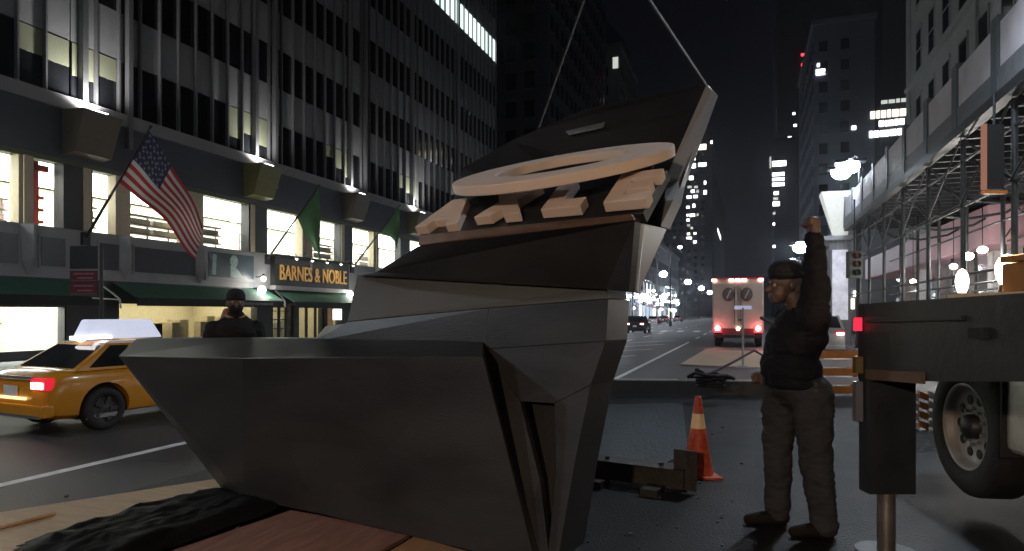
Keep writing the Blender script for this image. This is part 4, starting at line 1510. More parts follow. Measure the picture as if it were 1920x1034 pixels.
def car(name, label, cat, loc, heading, paint, L=4.5, Wd=1.75, H=1.40, wr=.32, group=None, tail=True, wagon=False, lights_on=True, belt=.66, hub=HUB):
    e = empty(name, loc, label, cat, group, rz=heading)
    hw = Wd / 2
    bz = H * belt
    st = [(-L / 2, .86, .34, .62), (-L / 2 + .04, .92, .25, bz * .93), (-L / 2 + .2, .96, .2, bz), (-L * .36, 1.0, .18, bz + .02), (-L * .15, 1.0, .18, bz), (L * .1, 1.0, .18, bz - .01), (L * .24, 1.0, .18, bz - .03),
          (L * .38, .96, .2, bz - .13), (L * .46, .88, .22, bz - .22), (L / 2, .72, .3, bz - .34)]
    rings = []
    for x, k, z0, z1 in st:
        w = hw * k
        ring = []
        half = [(.80, z0), (.96, z0 + .07), (1.0, z0 + (z1 - z0) * .4), (.995, z0 + (z1 - z0) * .72), (.94, z1 - .045), (.84, z1 - .008), (.45, z1 + .012)]
        for a, z in half:
            ring.append((x, -w * a, z))
        for a, z in reversed(half):
            ring.append((x, w * a, z))
        rings.append(ring)
    body = loft(rings).build('body', paint, e)
    sub = body.modifiers.new('s', 'SUBSURF')
    sub.levels = 1
    sub.render_levels = 1
    # wheel arches
    ax = L * .29
    cut = MB()
    for x in (-ax, ax):
        cut.tube((x, -hw - .3, wr + .02), (x, hw + .3, wr + .02), wr * 1.18, n=28)
    cu = cut.build('arch_cut', TYRE, None, fix=True)
    cu.location = e.location
    cu.rotation_euler = e.rotation_euler
    bo = body.modifiers.new('b', 'BOOLEAN')
    bo.object = cu
    bo.operation = 'DIFFERENCE'
    bpy.context.view_layer.update()
    bake(body)
    bpy.data.objects.remove(cu)
    sharp(body)
    for pl in body.data.polygons:
        pl.use_smooth = True
    # dark wheel housings
    MB().box((-ax - .36, -hw * .8, .2), (-ax + .36, hw * .8, bz - .15)).build('wheel_housing', TYRE, e)
    MB().box((ax - .36, -hw * .8, .2), (ax + .36, hw * .8, bz - .2)).build('wheel_housing', TYRE, e)
    # cabin
    xr, xf = (-L * .455 if wagon else -L * .40), L * .22
    tr, tf = (-L * .40 if wagon else -L * .25), L * .03
    wb, wt = hw * .93, hw * .72
    zb, zt = bz - .02, H
    lo = [(xr, -wb, zb), (xf, -wb, zb), (xf, wb, zb), (xr, wb, zb)]
    hi = [(tr, -wt, zt - .03), (tf, -wt, zt - .03), (tf, wt, zt - .03), (tr, wt, zt - .03)]
    cb = MB()
    cb.add(lo + hi + [(tr + .12, -wt * .8, zt), (tf - .15, -wt * .8, zt), (tf - .15, wt * .8, zt), (tr + .12, wt * .8, zt)],
           [(0, 1, 5, 4), (1, 2, 6, 5), (2, 3, 7, 6), (3, 0, 4, 7), (4, 5, 9, 8), (5, 6, 10, 9), (6, 7, 11, 10), (7, 4, 8, 11), (8, 9, 10, 11)])
    bevel(cb.build('roof', paint, e), .03, 2, 20)
    LV = [Vector(p) for p in lo]
    HV = [Vector(p) for p in hi]

    def glassq(a, b, c, d, s0, s1, t0=.1, t1=.9):
        pts = []
        for s, t in ((s0, t0), (s1, t0), (s1, t1), (s0, t1)):
            pts.append(a.lerp(b, s).lerp(d.lerp(c, s), t))
        n = (pts[1] - pts[0]).cross(pts[3] - pts[0]).normalized()
        m = MB().solid([p + n * .008 for p in pts], -n * .02)
        return m.build('window', AUTOGL, e, fix=True)
    for s0, s1 in ((.07, .30), (.34, .60), (.63, .93)):
        glassq(LV[0], LV[1], HV[1], HV[0], s0, s1)
        glassq(LV[2], LV[3], HV[3], HV[2], 1 - s1, 1 - s0)
    glassq(LV[1], LV[2], HV[2], HV[1], .07, .93)
    glassq(LV[3], LV[0], HV[0], HV[3], .07, .93)
    for x in (-ax, ax):
        for sd in (-1, 1):
            wheel(e, x, sd * (hw - .01), wr, .2, sd, hub)
    for sd in (-1, 1):
        MB().obox((-L / 2 + .075, sd * hw * .72, bz - .18), (.07, 0, 0), (0, hw * .2, 0), (0, 0, .085)).build('tail_light', mat('lens_red', (.35, .01, .015), .2, emit=.5, ecol=(1, .02, .05)), e)
        if lights_on:
            MB().obox((-L / 2 + .02, sd * hw * .72, bz - .2), (.03, 0, 0), (0, hw * .15, 0), (0, 0, .045)).build('brake_lamp', REDW, e)
        MB().obox((L / 2 - .15, sd * hw * .58, bz - .33), (.06, 0, 0), (0, hw * .17, 0), (0, 0, .06)).build('headlight', glow('headlight', (1, .96, .9), 6), e)
        MB().obox((L * .13, sd * (hw + .07), bz + .05), (.05, 0, 0), (0, .08, 0), (0, 0, .06)).build('mirror', paint, e)
        for q in (-.04, .16):
            MB().obox((L * q - .1, sd * (hw + .005), bz - .14), (.08, 0, 0), (0, .012, 0), (0, 0, .014)).build('door_handle', CHROME, e)
            MB().obox((L * q + .2, sd * (hw - .004), bz - .30), (.006, 0, 0), (0, .006, 0), (0, 0, .24)).build('door_seam', BLACK, e)
    bevel(MB().obox((-L / 2 + .05, 0, .38), (.09, 0, 0), (0, hw * .93, 0), (0, 0, .09)).build('bumper', paint, e), .03)
    MB().obox((-L / 2 - .02, 0, .66), (.012, 0, 0), (0, .16, 0), (0, 0, .075)).build('license_plate', WHITE, e)
    return e


HUBD = mat('hub_dark', (.05, .05, .052), .5, metal=.4, var=.2)
TAXI = mat('taxi_yellow', (0.62, 0.27, 0.015), 0.25, var=0.04, coat=.6)
tx = car('taxi', 'yellow taxi with a lit white roof sign, partly behind the left tip of the sculpture', 'taxi', (-10.05, 8.92, ZR), R(90 - 6), TAXI, L=4.15, Wd=1.72, H=1.36, wr=.33, belt=.70, hub=HUBD)
MB().box((-1.5, -.84, .2), (1.5, -.80, .26)).build('rocker_strip', CHROME, tx)
MB().obox((-2.095, -.1, .30), (.02, 0, 0), (0, .62, 0), (0, 0, .022)).build('bumper_strip', CHROME, tx)
MB().obox((-2.06, 0, .86), (.02, 0, 0), (0, .5, 0), (0, 0, .02)).build('trunk_trim', CHROME, tx)
MB().obox((-2.105, .0, .56), (.012, 0, 0), (0, .4, 0), (0, 0, .02)).build('bumper_reflector', glow('bumper_reflector', (1, .75, .35), 1.2), tx)  # reflector made to glow by itself, a painted glint
# roof sign
m = MB().add([(-1.1, -.2, 1.38), (.25, -.2, 1.38), (.25, .2, 1.38), (-1.1, .2, 1.38), (-1.0, -.1, 1.70), (.1, -.1, 1.70), (.1, .1, 1.70), (-1.0, .1, 1.70)],
             [(3, 2, 1, 0), (4, 5, 6, 7), (0, 1, 5, 4), (1, 2, 6, 5), (2, 3, 7, 6), (3, 0, 4, 7)])
bevel(m.build('roof_sign', mat('roof_sign_panel', (.6, .62, .72), .4, emit=.42, ecol=(.72, .78, 1.0), var=.2, scale=1.2), tx), .03)
MB().box((-1.14, -.225, 1.385), (-.7, -.21, 1.44)).build('roof_sign_lamp', glow('roof_sign_strip', (1, .93, .9), 2.5), tx)
MB().obox((-1.12, 0, 1.40), (.02, 0, 0), (0, .18, 0), (0, 0, .03)).build('roof_sign_lamp', glow('roof_sign_strip', (1, .93, .9), 2.5), tx)

GREYC = mat('car_grey', (.12, .125, .13), .3, var=.05, coat=.4)
DARKC = mat('car_black', (.02, .02, .024), .25, var=.05, coat=.4)
SILV = mat('car_silver', (.4, .41, .42), .3, metal=.4, var=.05, coat=.3)
car('parked_car', 'dark car with white tail lights at the left kerb beside the sculpture edge', 'car', (-9.4, 62, ZR), R(90), DARKC, L=4.8, H=1.6, wr=.36, wagon=True)
car('parked_car', 'silver vehicle with red tail lights behind the back of the man', 'car', (3.0, 33, ZR), R(90), SILV, L=4.8, Wd=1.85, H=1.75, wr=.36, wagon=True)
for i, (v, m_, lb) in enumerate(((96, DARKC, 'black parked car below the second lamp of the left kerb row'), (110, SILV, 'silver parked car farther along the left kerb'), (124, DARKC, 'distant black parked car along the left kerb'), (150, GREYC, 'grey parked car near the far end of the left kerb'))):
    car('parked_car', lb, 'car', (-14.2, v, ZR), R(90), m_, lights_on=False, group='cars parked along the left kerb')

# box truck
bt = empty('box_truck', (-.45, 37.5, ZR), 'beige armoured box truck with red tail lights driving away down the street', 'truck')
BEI = mat('truck_beige', (.55, .46, .40), .5, var=.1, scale=1.5)
bevel(MB().box((-1.3, 0, .75), (1.3, 6.2, 3.62)).build('box_body', BEI, bt), .06)
bevel(MB().box((-1.2, 6.22, .7), (1.2, 8.4, 2.7)).build('cab', BEI, bt), .1)
for s in (-1, 1):
    bevel(MB().box((s * .64 - .6, -.06, 1.0), (s * .64 + .6, -.001, 3.4)).build('rear_door', BEI, bt), .015)
    m = MB().lathe((s * .46, -.062, 2.82), [(.3, 0), (.3, .03), (.24, .035), (.001, .035)], axis=(0, -1, 0), n=20)
    o = m.build('door_emblem', mat('emblem_grey', (.12, .11, .10), .5, var=.4, scale=5), bt)
    for v in o.data.vertices:
        v.co.z = 2.82 + (v.co.z - 2.82) * 1.25
    MB().bar((s * .46 - .1, -.105, 2.6), (s * .46 + .12, -.105, 3.05), .07, .02, up=(0, 1, 0)).build('emblem_stroke', BEI, o)
    MB().tube((s * .16, -.1, 1.2), (s * .16, -.1, 3.2), .02, n=6).build('door_bar', DARKMET, bt)
    MB().obox((s * 1.02, -.05, .98), (.17, 0, 0), (0, .06, 0), (0, 0, .14)).build('tail_light', REDL, bt)
    MB().ball((s * 1.02, -.13, 1.0), .13, 10).build('brake_lamp', REDW, bt)
    lamp('tail_glow', (s * 1.02, -.4, .95), 10, (1, .06, .08), bt, .12)
    MB().tube((s * 1.25, -.02, .3), (s * 1.25, .02, .3), .01).build('mud_flap', BLACK, bt)
    for y in (1.4, 5.9):
        MB().lathe((s * 1.2 - s * .3, y, .48), [(.25, 0), (.46, 0), (.48, .04), (.48, .28), (.46, .32), (.25, .3)], axis=(s, 0, 0), n=22).build('wheel', BLACK, bt)
for x in (-1.2, -.32, 0, .32, 1.15):
    MB().obox((x, -.02, 3.58), (.12, 0, 0), (0, .06, 0), (0, 0, .06)).build('marker_light', glow('marker', (1, .5, .45), 9), bt)
MB().box((-1.3, -.03, 3.63), (1.3, .1, 3.70)).build('roof_rail', mat('rail_red', (.4, .02, .03), .5, emit=.15), bt)
MB().box((-1.2, -.28, .5), (1.2, -.02, .66)).build('bumper', DARKMET, bt)
MB().box((-.8, -.04, .68), (.8, -.005, 1.0)).build('rear_panel', mat('panel_red', (.12, .02, .02), .5), bt)
MB().ball((.02, -.1, .98), .1, 8).build('plate_light', glow('plate_light', (1, .85, .6), 5), bt)
MB().obox((.18, -.06, 1.45), (.14, 0, 0), (0, .02, 0), (0, 0, .04)).build('door_latch', DARKMET, bt)

# flatbed at the right edge (rear corner with jack leg)
FX = Vector((c_, s_, 0))                              # to the right in the picture
FD = Vector((-s_, c_, 0))                             # away from the camera


def TP(x, d, z):
    return W3(x, d, z)


fb0 = TP(2.12, 4.0, 0)
fb = empty('flatbed', fb0, 'dark steel flatbed at the right edge, its corner propped on a jack leg', 'trailer')
STEEL = mat('flatbed_steel', (0.032, 0.032, 0.038), 0.42, metal=.3, var=.25, scale=2.5, bump=.15)


def FB(mb, name, m, **k):
    o = mb.build(name, m, fb, fix=True, **k)
    o.location = -fb0
    return o


top = [TP(2.112, 4.0, 1.508), TP(2.112, 2.75, 1.534), TP(2.112, 2.2, 1.545)]
bot = [TP(2.112, 2.2, 1.205), TP(2.112, 2.75, 1.168), TP(2.112, 4.0, 1.045)]
FB(MB().solid(top + bot, FX * .06), 'side_rail', STEEL)
FB(MB().solid([TP(2.18, 4.0, 1.50), TP(2.18, 2.2, 1.537), TP(4.6, 2.2, 1.537), TP(4.6, 4.0, 1.50)], (0, 0, -.08)), 'deck', STEEL)
FB(MB().solid([TP(2.11, 4.005, 1.508), TP(4.6, 4.005, 1.508), TP(4.6, 4.005, 1.05), TP(2.11, 4.005, 1.05)], FD * .06), 'rear_rail', STEEL)
FB(MB().bar(TP(2.10, 3.95, 1.405), TP(2.10, 3.1, 1.43), .02, .02), 'grab_rail', DARKMET)
FB(MB().bar(TP(2.10, 3.05, 1.36), TP(2.10, 2.95, 1.362), .03, .05), 'latch', BLACK)
FB(MB().bar(TP(2.10, 3.95, 1.09), TP(2.10, 3.4, 1.12), .015, .06), 'brown_plate', mat('brown_plate', (.12, .075, .05), .6))
FB(MB().obox(TP(2.085, 4.02, 1.385), FX * .016, FD * .02, (0, 0, .04)), 'tail_light', glow('flatbed_red', (1, .03, .07), .8))
FB(MB().obox(TP(2.085, 4.02, 1.14), FX * .022, FD * .02, (0, 0, .05)), 'reflector', mat('amber_reflector', (.16, .11, .04), .3))
FB(MB().obox(TP(2.085, 4.02, .92), FX * .022, FD * .02, (0, 0, .12)), 'reflector', mat('grey_reflector', (.14, .14, .16), .3))
jb = FB(MB().obox(TP(2.25, 4.0, .715), FX * .137, FD * .06, (0, 0, .335)), 'jack_housing', mat('jack_blue', (.035, .037, .05), .4, metal=.3, var=.2))
FB(MB().tube(TP(2.245, 4.0, .38), TP(2.245, 4.0, .02), .05, n=20), 'jack_leg', mat('worn_chrome', (.3, .28, .26), .35, metal=.7, var=.3))
FB(MB().tube(TP(2.245, 4.0, .03), TP(2.245, 4.0, .0), .17, n=20), 'jack_foot', STEEL)
for z in (.55, .9):
    FB(MB().tube(TP(2.18, 3.938, z), TP(2.18, 3.93, z), .02, n=6), 'bolt', DARKMET)
# work lamp, plank and orange toolbox on the deck
q = TP(2.45, 3.3, 1.523)
e = empty('work_lamp', q, 'glaring warm work lamp standing on the flatbed deck', 'lamp')
MB().tube((0, 0, 0), (0, 0, .07), .05, .03, 12).build('base', DARKMET, e)
MB().lathe((0, 0, .07), [(.028, 0), (.042, .03), (.05, .07), (.047, .10), (.034, .13), (.016, .146), (.001, .15)], n=24).build('bulb', glow('warm_bulb', (1, .74, .35), 16), e)
lamp('lamp_glow', (0, 0, .3), 9, (1, .62, .25), e, .05)
q = TP(2.62, 3.5, 1.52)
e = empty('work_lamp', q, 'smaller dimmer warm lamp beside the glaring work lamp', 'lamp')
MB().tube((-.22, 0, 0), (-.22, 0, .04), .03, .02, 12).build('base', DARKMET, e)
MB().lathe((-.22, 0, .04), [(.018, 0), (.028, .03), (.032, .06), (.028, .095), (.015, .12), (.001, .13)], n=20).build('bulb', glow('warm_bulb_dim', (1, .85, .6), 6), e)
q = TP(2.35, 3.12, 1.525)
tag(MB().obox((0, 0, .012), FX * .10, FD * .32, (0, 0, .011)).build('plank', PLY, loc=q), 'warm lit wooden plank lying under the work lamps on the deck', 'plank')
q = TP(2.46, 3.12, 1.55)
e = empty('toolbox', q, 'orange toolbox at the right edge beside the glaring lamp', 'toolbox')
ob = mat('toolbox_orange', (.22, .10, .025), .5, var=.2)
bevel(MB().obox((0, 0, .07), FX * .09, FD * .11, (0, 0, .07)).build('box', ob, e), .012)
bevel(MB().obox((0, 0, .16), FX * .095, FD * .115, (0, 0, .016)).build('lid', ob, e), .006)
MB().path([(-.05, 0, .176), (-.05, 0, .21), (.05, 0, .21), (.05, 0, .176)], .008).build('handle', BLACK, e)

# truck behind the flatbed: dual wheel, frame, tank
aw = R(8)
tdir = W3(math.sin(aw), math.cos(aw), 0)              # forward, away from the camera
tin = W3(math.cos(aw), -math.sin(aw), 0)              # towards its other side (right)
tc = P(1808, 800, 5.0)
tk = empty('parked_truck', (tc.x, tc.y, 0), 'truck with a big dual wheel and pale side tank seen under the flatbed', 'truck')
wz = tc.z


def ring_l(prof, m, name, parent, n=40):
    return MB().lathe((0, 0, wz), prof, axis=tuple(tin), n=n).build(name, m, parent)


wl = ring_l([(.315, .03), (.33, -.01), (.47, -.012), (.515, .03), (.52, .06), (.52, .24), (.5, .27), (.33, .27)], BLACK, 'wheel', tk)
rimm = mat('truck_rim', (.34, .33, .32), .5, metal=.2, var=.25, scale=6)
r_ = ring_l([(.325, .0), (.312, -.004), (.295, .02), (.28, .05), (.26, .075), (.12, .075), (.001, .075)], rimm, 'rim', wl)
m = MB()
for k in range(10):
    a = 2 * math.pi * k / 10
    up = tdir * math.cos(a) + Zv * math.sin(a)
    MB().tube(Vector((0, 0, wz)) + up * .205 + tin * .078, Vector((0, 0, wz)) + up * .205 + tin * .068, .036, n=10).build('hand_hole', BLACK, wl)
m = MB()
for k in range(10):
    a = 2 * math.pi * (k + .5) / 10
    up = tdir * math.cos(a) + Zv * math.sin(a)
    MB().tube(Vector((0, 0, wz)) + up * .135 + tin * .075, Vector((0, 0, wz)) + up * .135 + tin * .045, .014, n=6).build('lug_nut', CHROME, wl)
MB().lathe((0, 0, wz), [(.095, .075), (.09, .02), (.06, -.005), (.001, -.01)], axis=tuple(tin), n=18).build('hub_cap', DARKMET, wl)
bz_ = Vector((0, 0, 0))
MB().obox(tin * .75 - tdir * .9 + Zv * 1.02, tin * .18, tdir * 2.6, (0, 0, .12)).build('chassis', STEEL, tk)
MB().obox(tin * .9 - tdir * .9 + Zv * 1.2, tin * .95, tdir * 2.6, (0, 0, .05)).build('deck', STEEL, tk)
MB().obox(tin * 1.0 + Zv * wz, tin * .75, tdir * .08, (0, 0, .1)).build('axle', DARKMET, tk)
wl2 = MB().lathe((0, 0, wz), [(.33, 1.6), (.5, 1.6), (.52, 1.63), (.52, 1.85), (.5, 1.88), (.33, 1.88)], axis=tuple(tin), n=30).build('wheel', BLACK, tk)
bevel(MB().obox(tin * .25 - tdir * .82 + Zv * .80, tin * .3, tdir * .30, (0, 0, .27)).build('side_tank', mat('tank_grey', (.6, .6, .58), .45, metal=.3, var=.2), tk), .08, 3)
MB().obox(tin * .12 - tdir * .62 + Zv * .8, tin * .2, tdir * .012, (0, 0, .3)).build('mud_flap', BLACK, tk)


# ================================================================== PEOPLE
def blob(name, caps, voxel, m, parent, smooth=8, fac=.5, fold=0.0):
    """one continuous surface from tapered capsules (p,q,r0,r1) and ellipsoids (p,(rx,ry,rz))"""
    mb = MB()
    for c in caps:
        if len(c) == 4:
            p, q, r0, r1 = c
            p, q = Vector(p), Vector(q)
            k = 6
            mb.tube(p, q, r0, r1, 16)
            mb.ball(p, r0, 16)
            mb.ball(q, r1, 16)
        else:
            mb.ball(c[0], 1, 18, sc=c[1])
    o = mb.build(name, m, parent)
    b = bmesh.new()
    b.from_mesh(o.data)
    bmesh.ops.remove_doubles(b, verts=b.verts, dist=.0004)
    b.to_mesh(o.data)
    b.free()
    r = o.modifiers.new('r', 'REMESH')
    r.mode = 'VOXEL'
    r.voxel_size = voxel
    r.use_smooth_shade = True
    sm = o.modifiers.new('s', 'SMOOTH')
    sm.iterations = smooth
    sm.factor = fac
    bpy.context.view_layer.update()
    bake(o)
    if fold:
        me = o.data
        for v, n in [(v, v.normal.copy()) for v in me.vertices]:
            c = v.co
            a = mn.noise(Vector((c.x * 7 + c.z * 3, c.y * 7 - c.z * 2, c.z * 9)))
            b2 = abs(mn.noise(Vector((c.x * 11, c.y * 11 + c.z * 5, c.z * 22))))
            v.co = c + n * fold * (a * .9 + (.5 - b2) * 1.1)
    return o


EYE = mat('eye_white', (.3, .28, .26), .4, var=0)
SKIN = mat('skin', (0.10, 0.062, 0.052), 0.55, var=0.08)
JACK = mat('navy_jacket', (0.006, 0.006, 0.011), 0.8, var=0.3, scale=7, bump=.5, bscale=16, spec=.25)
JEAN = mat('faded_jeans', (0.04, 0.041, 0.046), 0.85, var=0.3, scale=5, bump=.5, bscale=14, spec=.2)
BOOT = mat('brown_boots', (0.013, 0.009, 0.008), 0.75, var=.3, spec=.2)
CAPM = mat('dark_cap', (0.014, 0.016, 0.022), 0.85, var=.2, spec=.3)
HAIR = mat('grey_hair', (0.07, 0.06, 0.055), 0.8, var=.3)
# --- man with the raised fist: local x = the way he faces (left in the picture), y = towards the camera
mp = P(1494, 988, 4.45)
man = empty('person', (mp.x, mp.y, 0), 'man in dark jacket, cap and jeans seen from the side, raising one fist high', 'person')
man.rotation_euler = (0, 0, math.atan2(-s_, -c_))
sy = .17
blob('jeans', [((.02, 0, 1.0), (.17, .2, .13)), ((-.03, 0, .92), (.17, .19, .12)),
               ((.055, -.105, .92), (.085, -.12, .52), .125, .092), ((.085, -.12, .52), (.075, -.13, .09), .092, .078),
               ((-.055, .105, .92), (-.07, .12, .5), .13, .096), ((-.07, .12, .5), (-.125, .13, .09), .096, .082)], .012, JEAN, man, 6, fold=.016)
for i, (x, y) in enumerate(((.075, -.13), (-.125, .13))):
    blob('boot', [((x - .03, y, .05), (x + .11, y, .045), .052, .046), ((x + .11, y, .045), (x + .2, y, .036), .046, .036), ((x, y, .06), (x - .01, y, .16), .055, .06), ((x - .05, y, .018), (x + .21, y, .018), .02, .02)], .009, BOOT, man, 4)
# torso and both sleeves
blob('jacket', [((.04, 0, 1.08), (.185, .22, .17)), ((.025, 0, 1.24), (.172, .225, .19)), ((-.02, 0, 1.38), (.14, .22, .12)), ((-.04, 0, 1.45), (.085, .12, .07)),
                ((.02, 0, .985), (.19, .215, .05)),
                ((-.03, .17, 1.40), (-.05, .175, 1.66), .098, .076), ((-.05, .175, 1.66), (-.045, .16, 1.93), .075, .056), ((-.04, .15, 1.28), (-.03, .17, 1.5), .085, .09),
                ((-.03, -.20, 1.42), (-.05, -.27, 1.14), .09, .075), ((-.05, -.27, 1.14), (.10, -.22, 1.03), .072, .055)], .012, JACK, man, 6, fold=.016)
MB().lathe((-.045, 0, 1.46), [(.092, 0), (.085, .05), (.075, .06)], n=20).build('collar', JACK, man)
MB().obox((-.02, .228, 1.0), (.012, 0, 0), (0, .008, 0), (0, 0, .012)).build('snap_button', CHROME, man)
MB().obox((-.02, .222, .962), (.016, 0, 0), (0, .008, 0), (0, 0, .010)).build('snap_button', CHROME, man)
# head, neck and hands: one body mesh with face
hx, hz = .085, 1.64
body = [((-.04, 0, 1.40), (.03, 0, 1.56), .062, .06), ((hx - .02, 0, hz + .03), (.105, .082, .105)), ((hx + .035, 0, hz - .055), (.062, .062, .07)), ((hx + .06, 0, hz - .10), (.035, .04, .03)),
        ((hx + .095, 0, hz - .005), (hx + .118, 0, hz - .035), .012, .017),                       # nose
        ((hx + .088, -.022, hz - .072), (hx + .088, .022, hz - .072), .011, .011), ((hx + .084, -.02, hz - .084), (hx + .084, .02, hz - .084), .011, .011),   # lips
        ((hx + .078, -.035, hz + .022), (hx + .078, .035, hz + .022), .016, .016),                # brow
        ((hx - .02, .085, hz - .005), (.022, .012, .033)), ((hx - .02, -.085, hz - .005), (.022, .012, .033))]
blob('head', body, .0065, SKIN, man, 3, .4)
for s in (-1, 1):
    MB().ball((hx + .078, s * .034, hz - .002), .013, 10).build('eye', EYE, man)
    MB().ball((hx + .087, s * .034, hz - .002), .006, 8).build('pupil', BLACK, man)
MB().obox((hx + .0965, 0, hz - .078), (.003, 0, 0), (0, .022, 0), (0, 0, .0022)).build('mouth_line', mat('lip_dark', (.10, .035, .03), .6), man)
blob('hair', [((hx - .075, 0, hz - .01), (.045, .078, .065)), ((hx - .05, 0, hz + .02), (.075, .086, .06))], .009, HAIR, man, 3)
cp = blob('cap', [((hx - .014, 0, hz + .085), (.122, .1, .092)), ((hx + .06, 0, hz + .055), (hx + .09, 0, hz + .052), .03, .014)], .009, CAPM, man, 4)
MB().lathe((hx - .012, 0, hz + .048), [(.1, 0), (.112, .002), (.112, .035), (.105, .036)], n=28).build('cap_band', CAPM, man)


def fist(parent, w, up, fwd, side, m):
    """closed hand at wrist w; up = along the forearm, fwd = knuckle side, side = towards the thumb"""
    w, up, fwd, side = map(Vector, (w, up, fwd, side))
    caps = [(w - up * .05, w + up * .03, .033, .036), (w + up * .03 - side * .012, w + up * .085 - side * .012, .036, .034), (w + up * .03 + side * .018, w + up * .085 + side * .018, .036, .032)]
    for k, (o, ln) in enumerate(((.036, .040), (.012, .045), (-.012, .042), (-.034, .034))):
        b0 = w + up * .092 + side * o
        b1 = b0 + fwd * ln * .95 + up * .012
        b2 = b1 - up * ln * .95 + fwd * .004
        b3 = b2 - fwd * ln * .6
        caps += [(b0, b1, .0125, .0118), (b1, b2, .0115, .0108), (b2, b3, .0105, .0095)]
    t0 = w + up * .025 + side * .042
    t1 = t0 + up * .035 + fwd * .028 + side * .012
    t2 = t1 + fwd * .034 - side * .022 + up * .008
    caps += [(t0, t1, .017, .014), (t1, t2, .0135, .011)]
    return blob('hand', caps, .005, m, parent, 2, .35)


fist(man, (-.042, .158, 1.955), (.0, 0, 1), (1, 0, 0), (0, -1, 0), SKIN)
MB().lathe((-.043, .159, 1.90), [(.058, 0), (.062, .02), (.055, .045)], n=18).build('cuff', JACK, man)
fist(man, (.115, -.215, 1.02), (.97, .2, -.1), (0, .3, -.95), (0, .9, .3), SKIN)

# --- bystander behind the sculpture, only head and shoulders visible
pp = P(442, 600, 6.7)
by = empty('person', (pp.x, pp.y, 0), 'person in black hat, mask and dark coat watching from behind the sculpture', 'person')
by.rotation_euler = (0, 0, math.atan2(-c_, s_) + R(25))
COAT = mat('black_coat', (0.012, 0.012, 0.013), 0.8, var=.3, bump=.4, bscale=20, spec=.25)
k = P(442, 545, 6.7).z
hz = k - .13
blob('coat', [((0, 0, hz - .29), (.16, .235, .13)), ((0, 0, hz - .55), (.16, .23, .22)), ((0, 0, hz - .85), (.17, .22, .2)), ((-.01, 0, hz - .185), (.095, .15, .07)),
              ((0, .2, hz - .26), (.0, .27, hz - .66), .085, .068), ((0, .27, hz - .66), (.1, .25, hz - .92), .066, .05),
              ((0, -.2, hz - .26), (.0, -.27, hz - .66), .085, .068), ((0, -.27, hz - .66), (.1, -.25, hz - .92), .066, .05)], .015, COAT, by, 6, fold=.014)
blob('trousers', [((0, 0, hz - .92), (.14, .17, .12)), ((0, .09, hz - .95), (0, .1, .1), .1, .065), ((0, -.09, hz - .95), (0, -.1, .1), .1, .065)], .018, JEAN, by, 5)
for s in (-1, 1):
    blob('boot', [((-.02, s * .1, .05), (.17, s * .11, .04), .05, .04), ((-.01, s * .1, .06), (-.01, s * .1, .15), .055, .06)], .012, BOOT, by, 4)
blob('head', [((-.01, 0, hz - .26), (.01, 0, hz - .12), .06, .06), ((.0, 0, hz), (.1, .08, .12)), ((.05, 0, hz - .06), (.05, .058, .06)), ((.098, 0, hz - .005), (.115, 0, hz - .035), .012, .016),
              ((.0, .083, hz - .01), (.02, .012, .03)), ((.0, -.083, hz - .01), (.02, .012, .03))], .008, mat('skin_dark', (.10, .055, .04), .6), by, 3)
for s in (-1, 1):
    MB().ball((.09, s * .033, hz + .012), .012, 8).build('eye', EYE, by)
    blob('hand', [((.1, s * .25, hz - .92), (.17, s * .24, hz - .96), .035, .038), ((.17, s * .24, hz - .96), (.21, s * .235, hz - .99), .03, .018)] + [((.17, s * .24 + q, hz - .96), (.235, s * .235 + q, hz - 1.0), .011, .008) for q in (-.027, -.009, .009, .027)], .007, SKIN, by, 2)
blob('mask', [((.055, 0, hz - .055), (.062, .066, .062)), ((0, 0, hz - .12), (.085, .085, .06))], .009, COAT, by, 3)
blob('hat', [((-.008, 0, hz + .07), (.112, .094, .085)), ((-.005, 0, hz + .045), (.115, .098, .03))], .009, CAPM, by, 3)
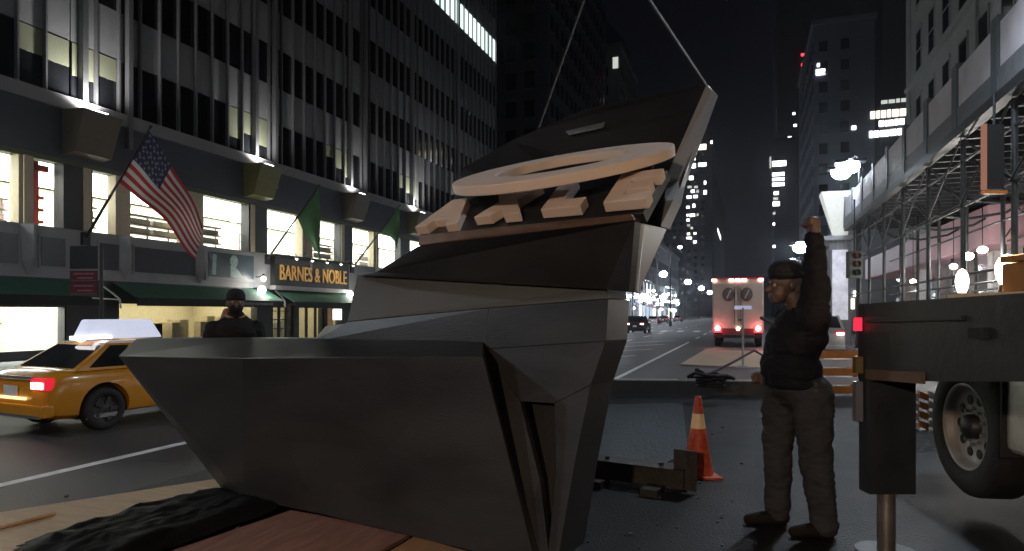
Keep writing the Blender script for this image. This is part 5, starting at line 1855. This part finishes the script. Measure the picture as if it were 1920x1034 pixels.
blob('scarf', [((-.02, .0, hz - .135), (.1, .11, .045)), ((-.05, -.085, hz - .08), (-.02, -.11, hz - .18), .035, .045)], .01, mat('pink_scarf', (.30, .16, .12), .8, var=.25), by, 3)

for o in list(bpy.data.objects):
    if o.type == 'LIGHT' and o.parent is None:
        pass

# ------------------------------------------------------------------ night haze over the avenue
hz_ = MB().box((-880, -190, -3.9), (880, 1480, 193)).build('haze', bpy.data.materials.new('haze_air'))
tag(hz_, kind='stuff')
hm = bpy.data.materials['haze_air']
hm.use_nodes = True
hm.node_tree.nodes.clear()
ho = hm.node_tree.nodes.new('ShaderNodeOutputMaterial')
hv = hm.node_tree.nodes.new('ShaderNodeVolumePrincipled')
hv.inputs['Color'].default_value = (.86, .9, 1, 1)
hv.inputs['Density'].default_value = 0.0004
hv.inputs['Anisotropy'].default_value = 0.9
hm.node_tree.links.new(hv.outputs[0], ho.inputs['Volume'])

# loose stones and chips around the steel channel and the tarp
rg = random.Random(21)
mb = MB()
for k in range(60):
    if rg.random() < .6:
        q = G(rg.uniform(1060, 1420), rg.uniform(770, 1030))
    else:
        q = G(rg.uniform(40, 560), rg.uniform(925, 1030))
    a = rg.uniform(.004, .014)
    mb.obox((q.x, q.y, a * .5 + .001), Vector((a, a * .4, 0)), Vector((-a * .3, a * .8, a * .2)), (0, a * .1, a * .5))
tag(mb.build('gravel', DARKST), kind='stuff')
# manhole cover and asphalt patches on the roadway
mc = struct('manhole_cover', MB().lathe((0, 0, 0), [(.42, 0), (.42, .006), (.38, .008), (.001, .008)], n=28), DARKMET, loc=(-8.6, 24, ZR + .001))
mb = MB()
for (a, b, c, d) in ((-6.9, 6.2, -5.9, 8.4), (-5.0, 19, -3.9, 27), (-9.8, 13, -8.4, 18), (-2.2, 26, -.9, 29), (-6.6, 33, -5.2, 47)):
    mb.box((a, b, ZR + .0005), (c, d, ZR + .002))
struct('asphalt_patch', mb, mat('asphalt_dark', (.032, .032, .034), .5, var=.3, scale=2, bump=.4, bscale=80))
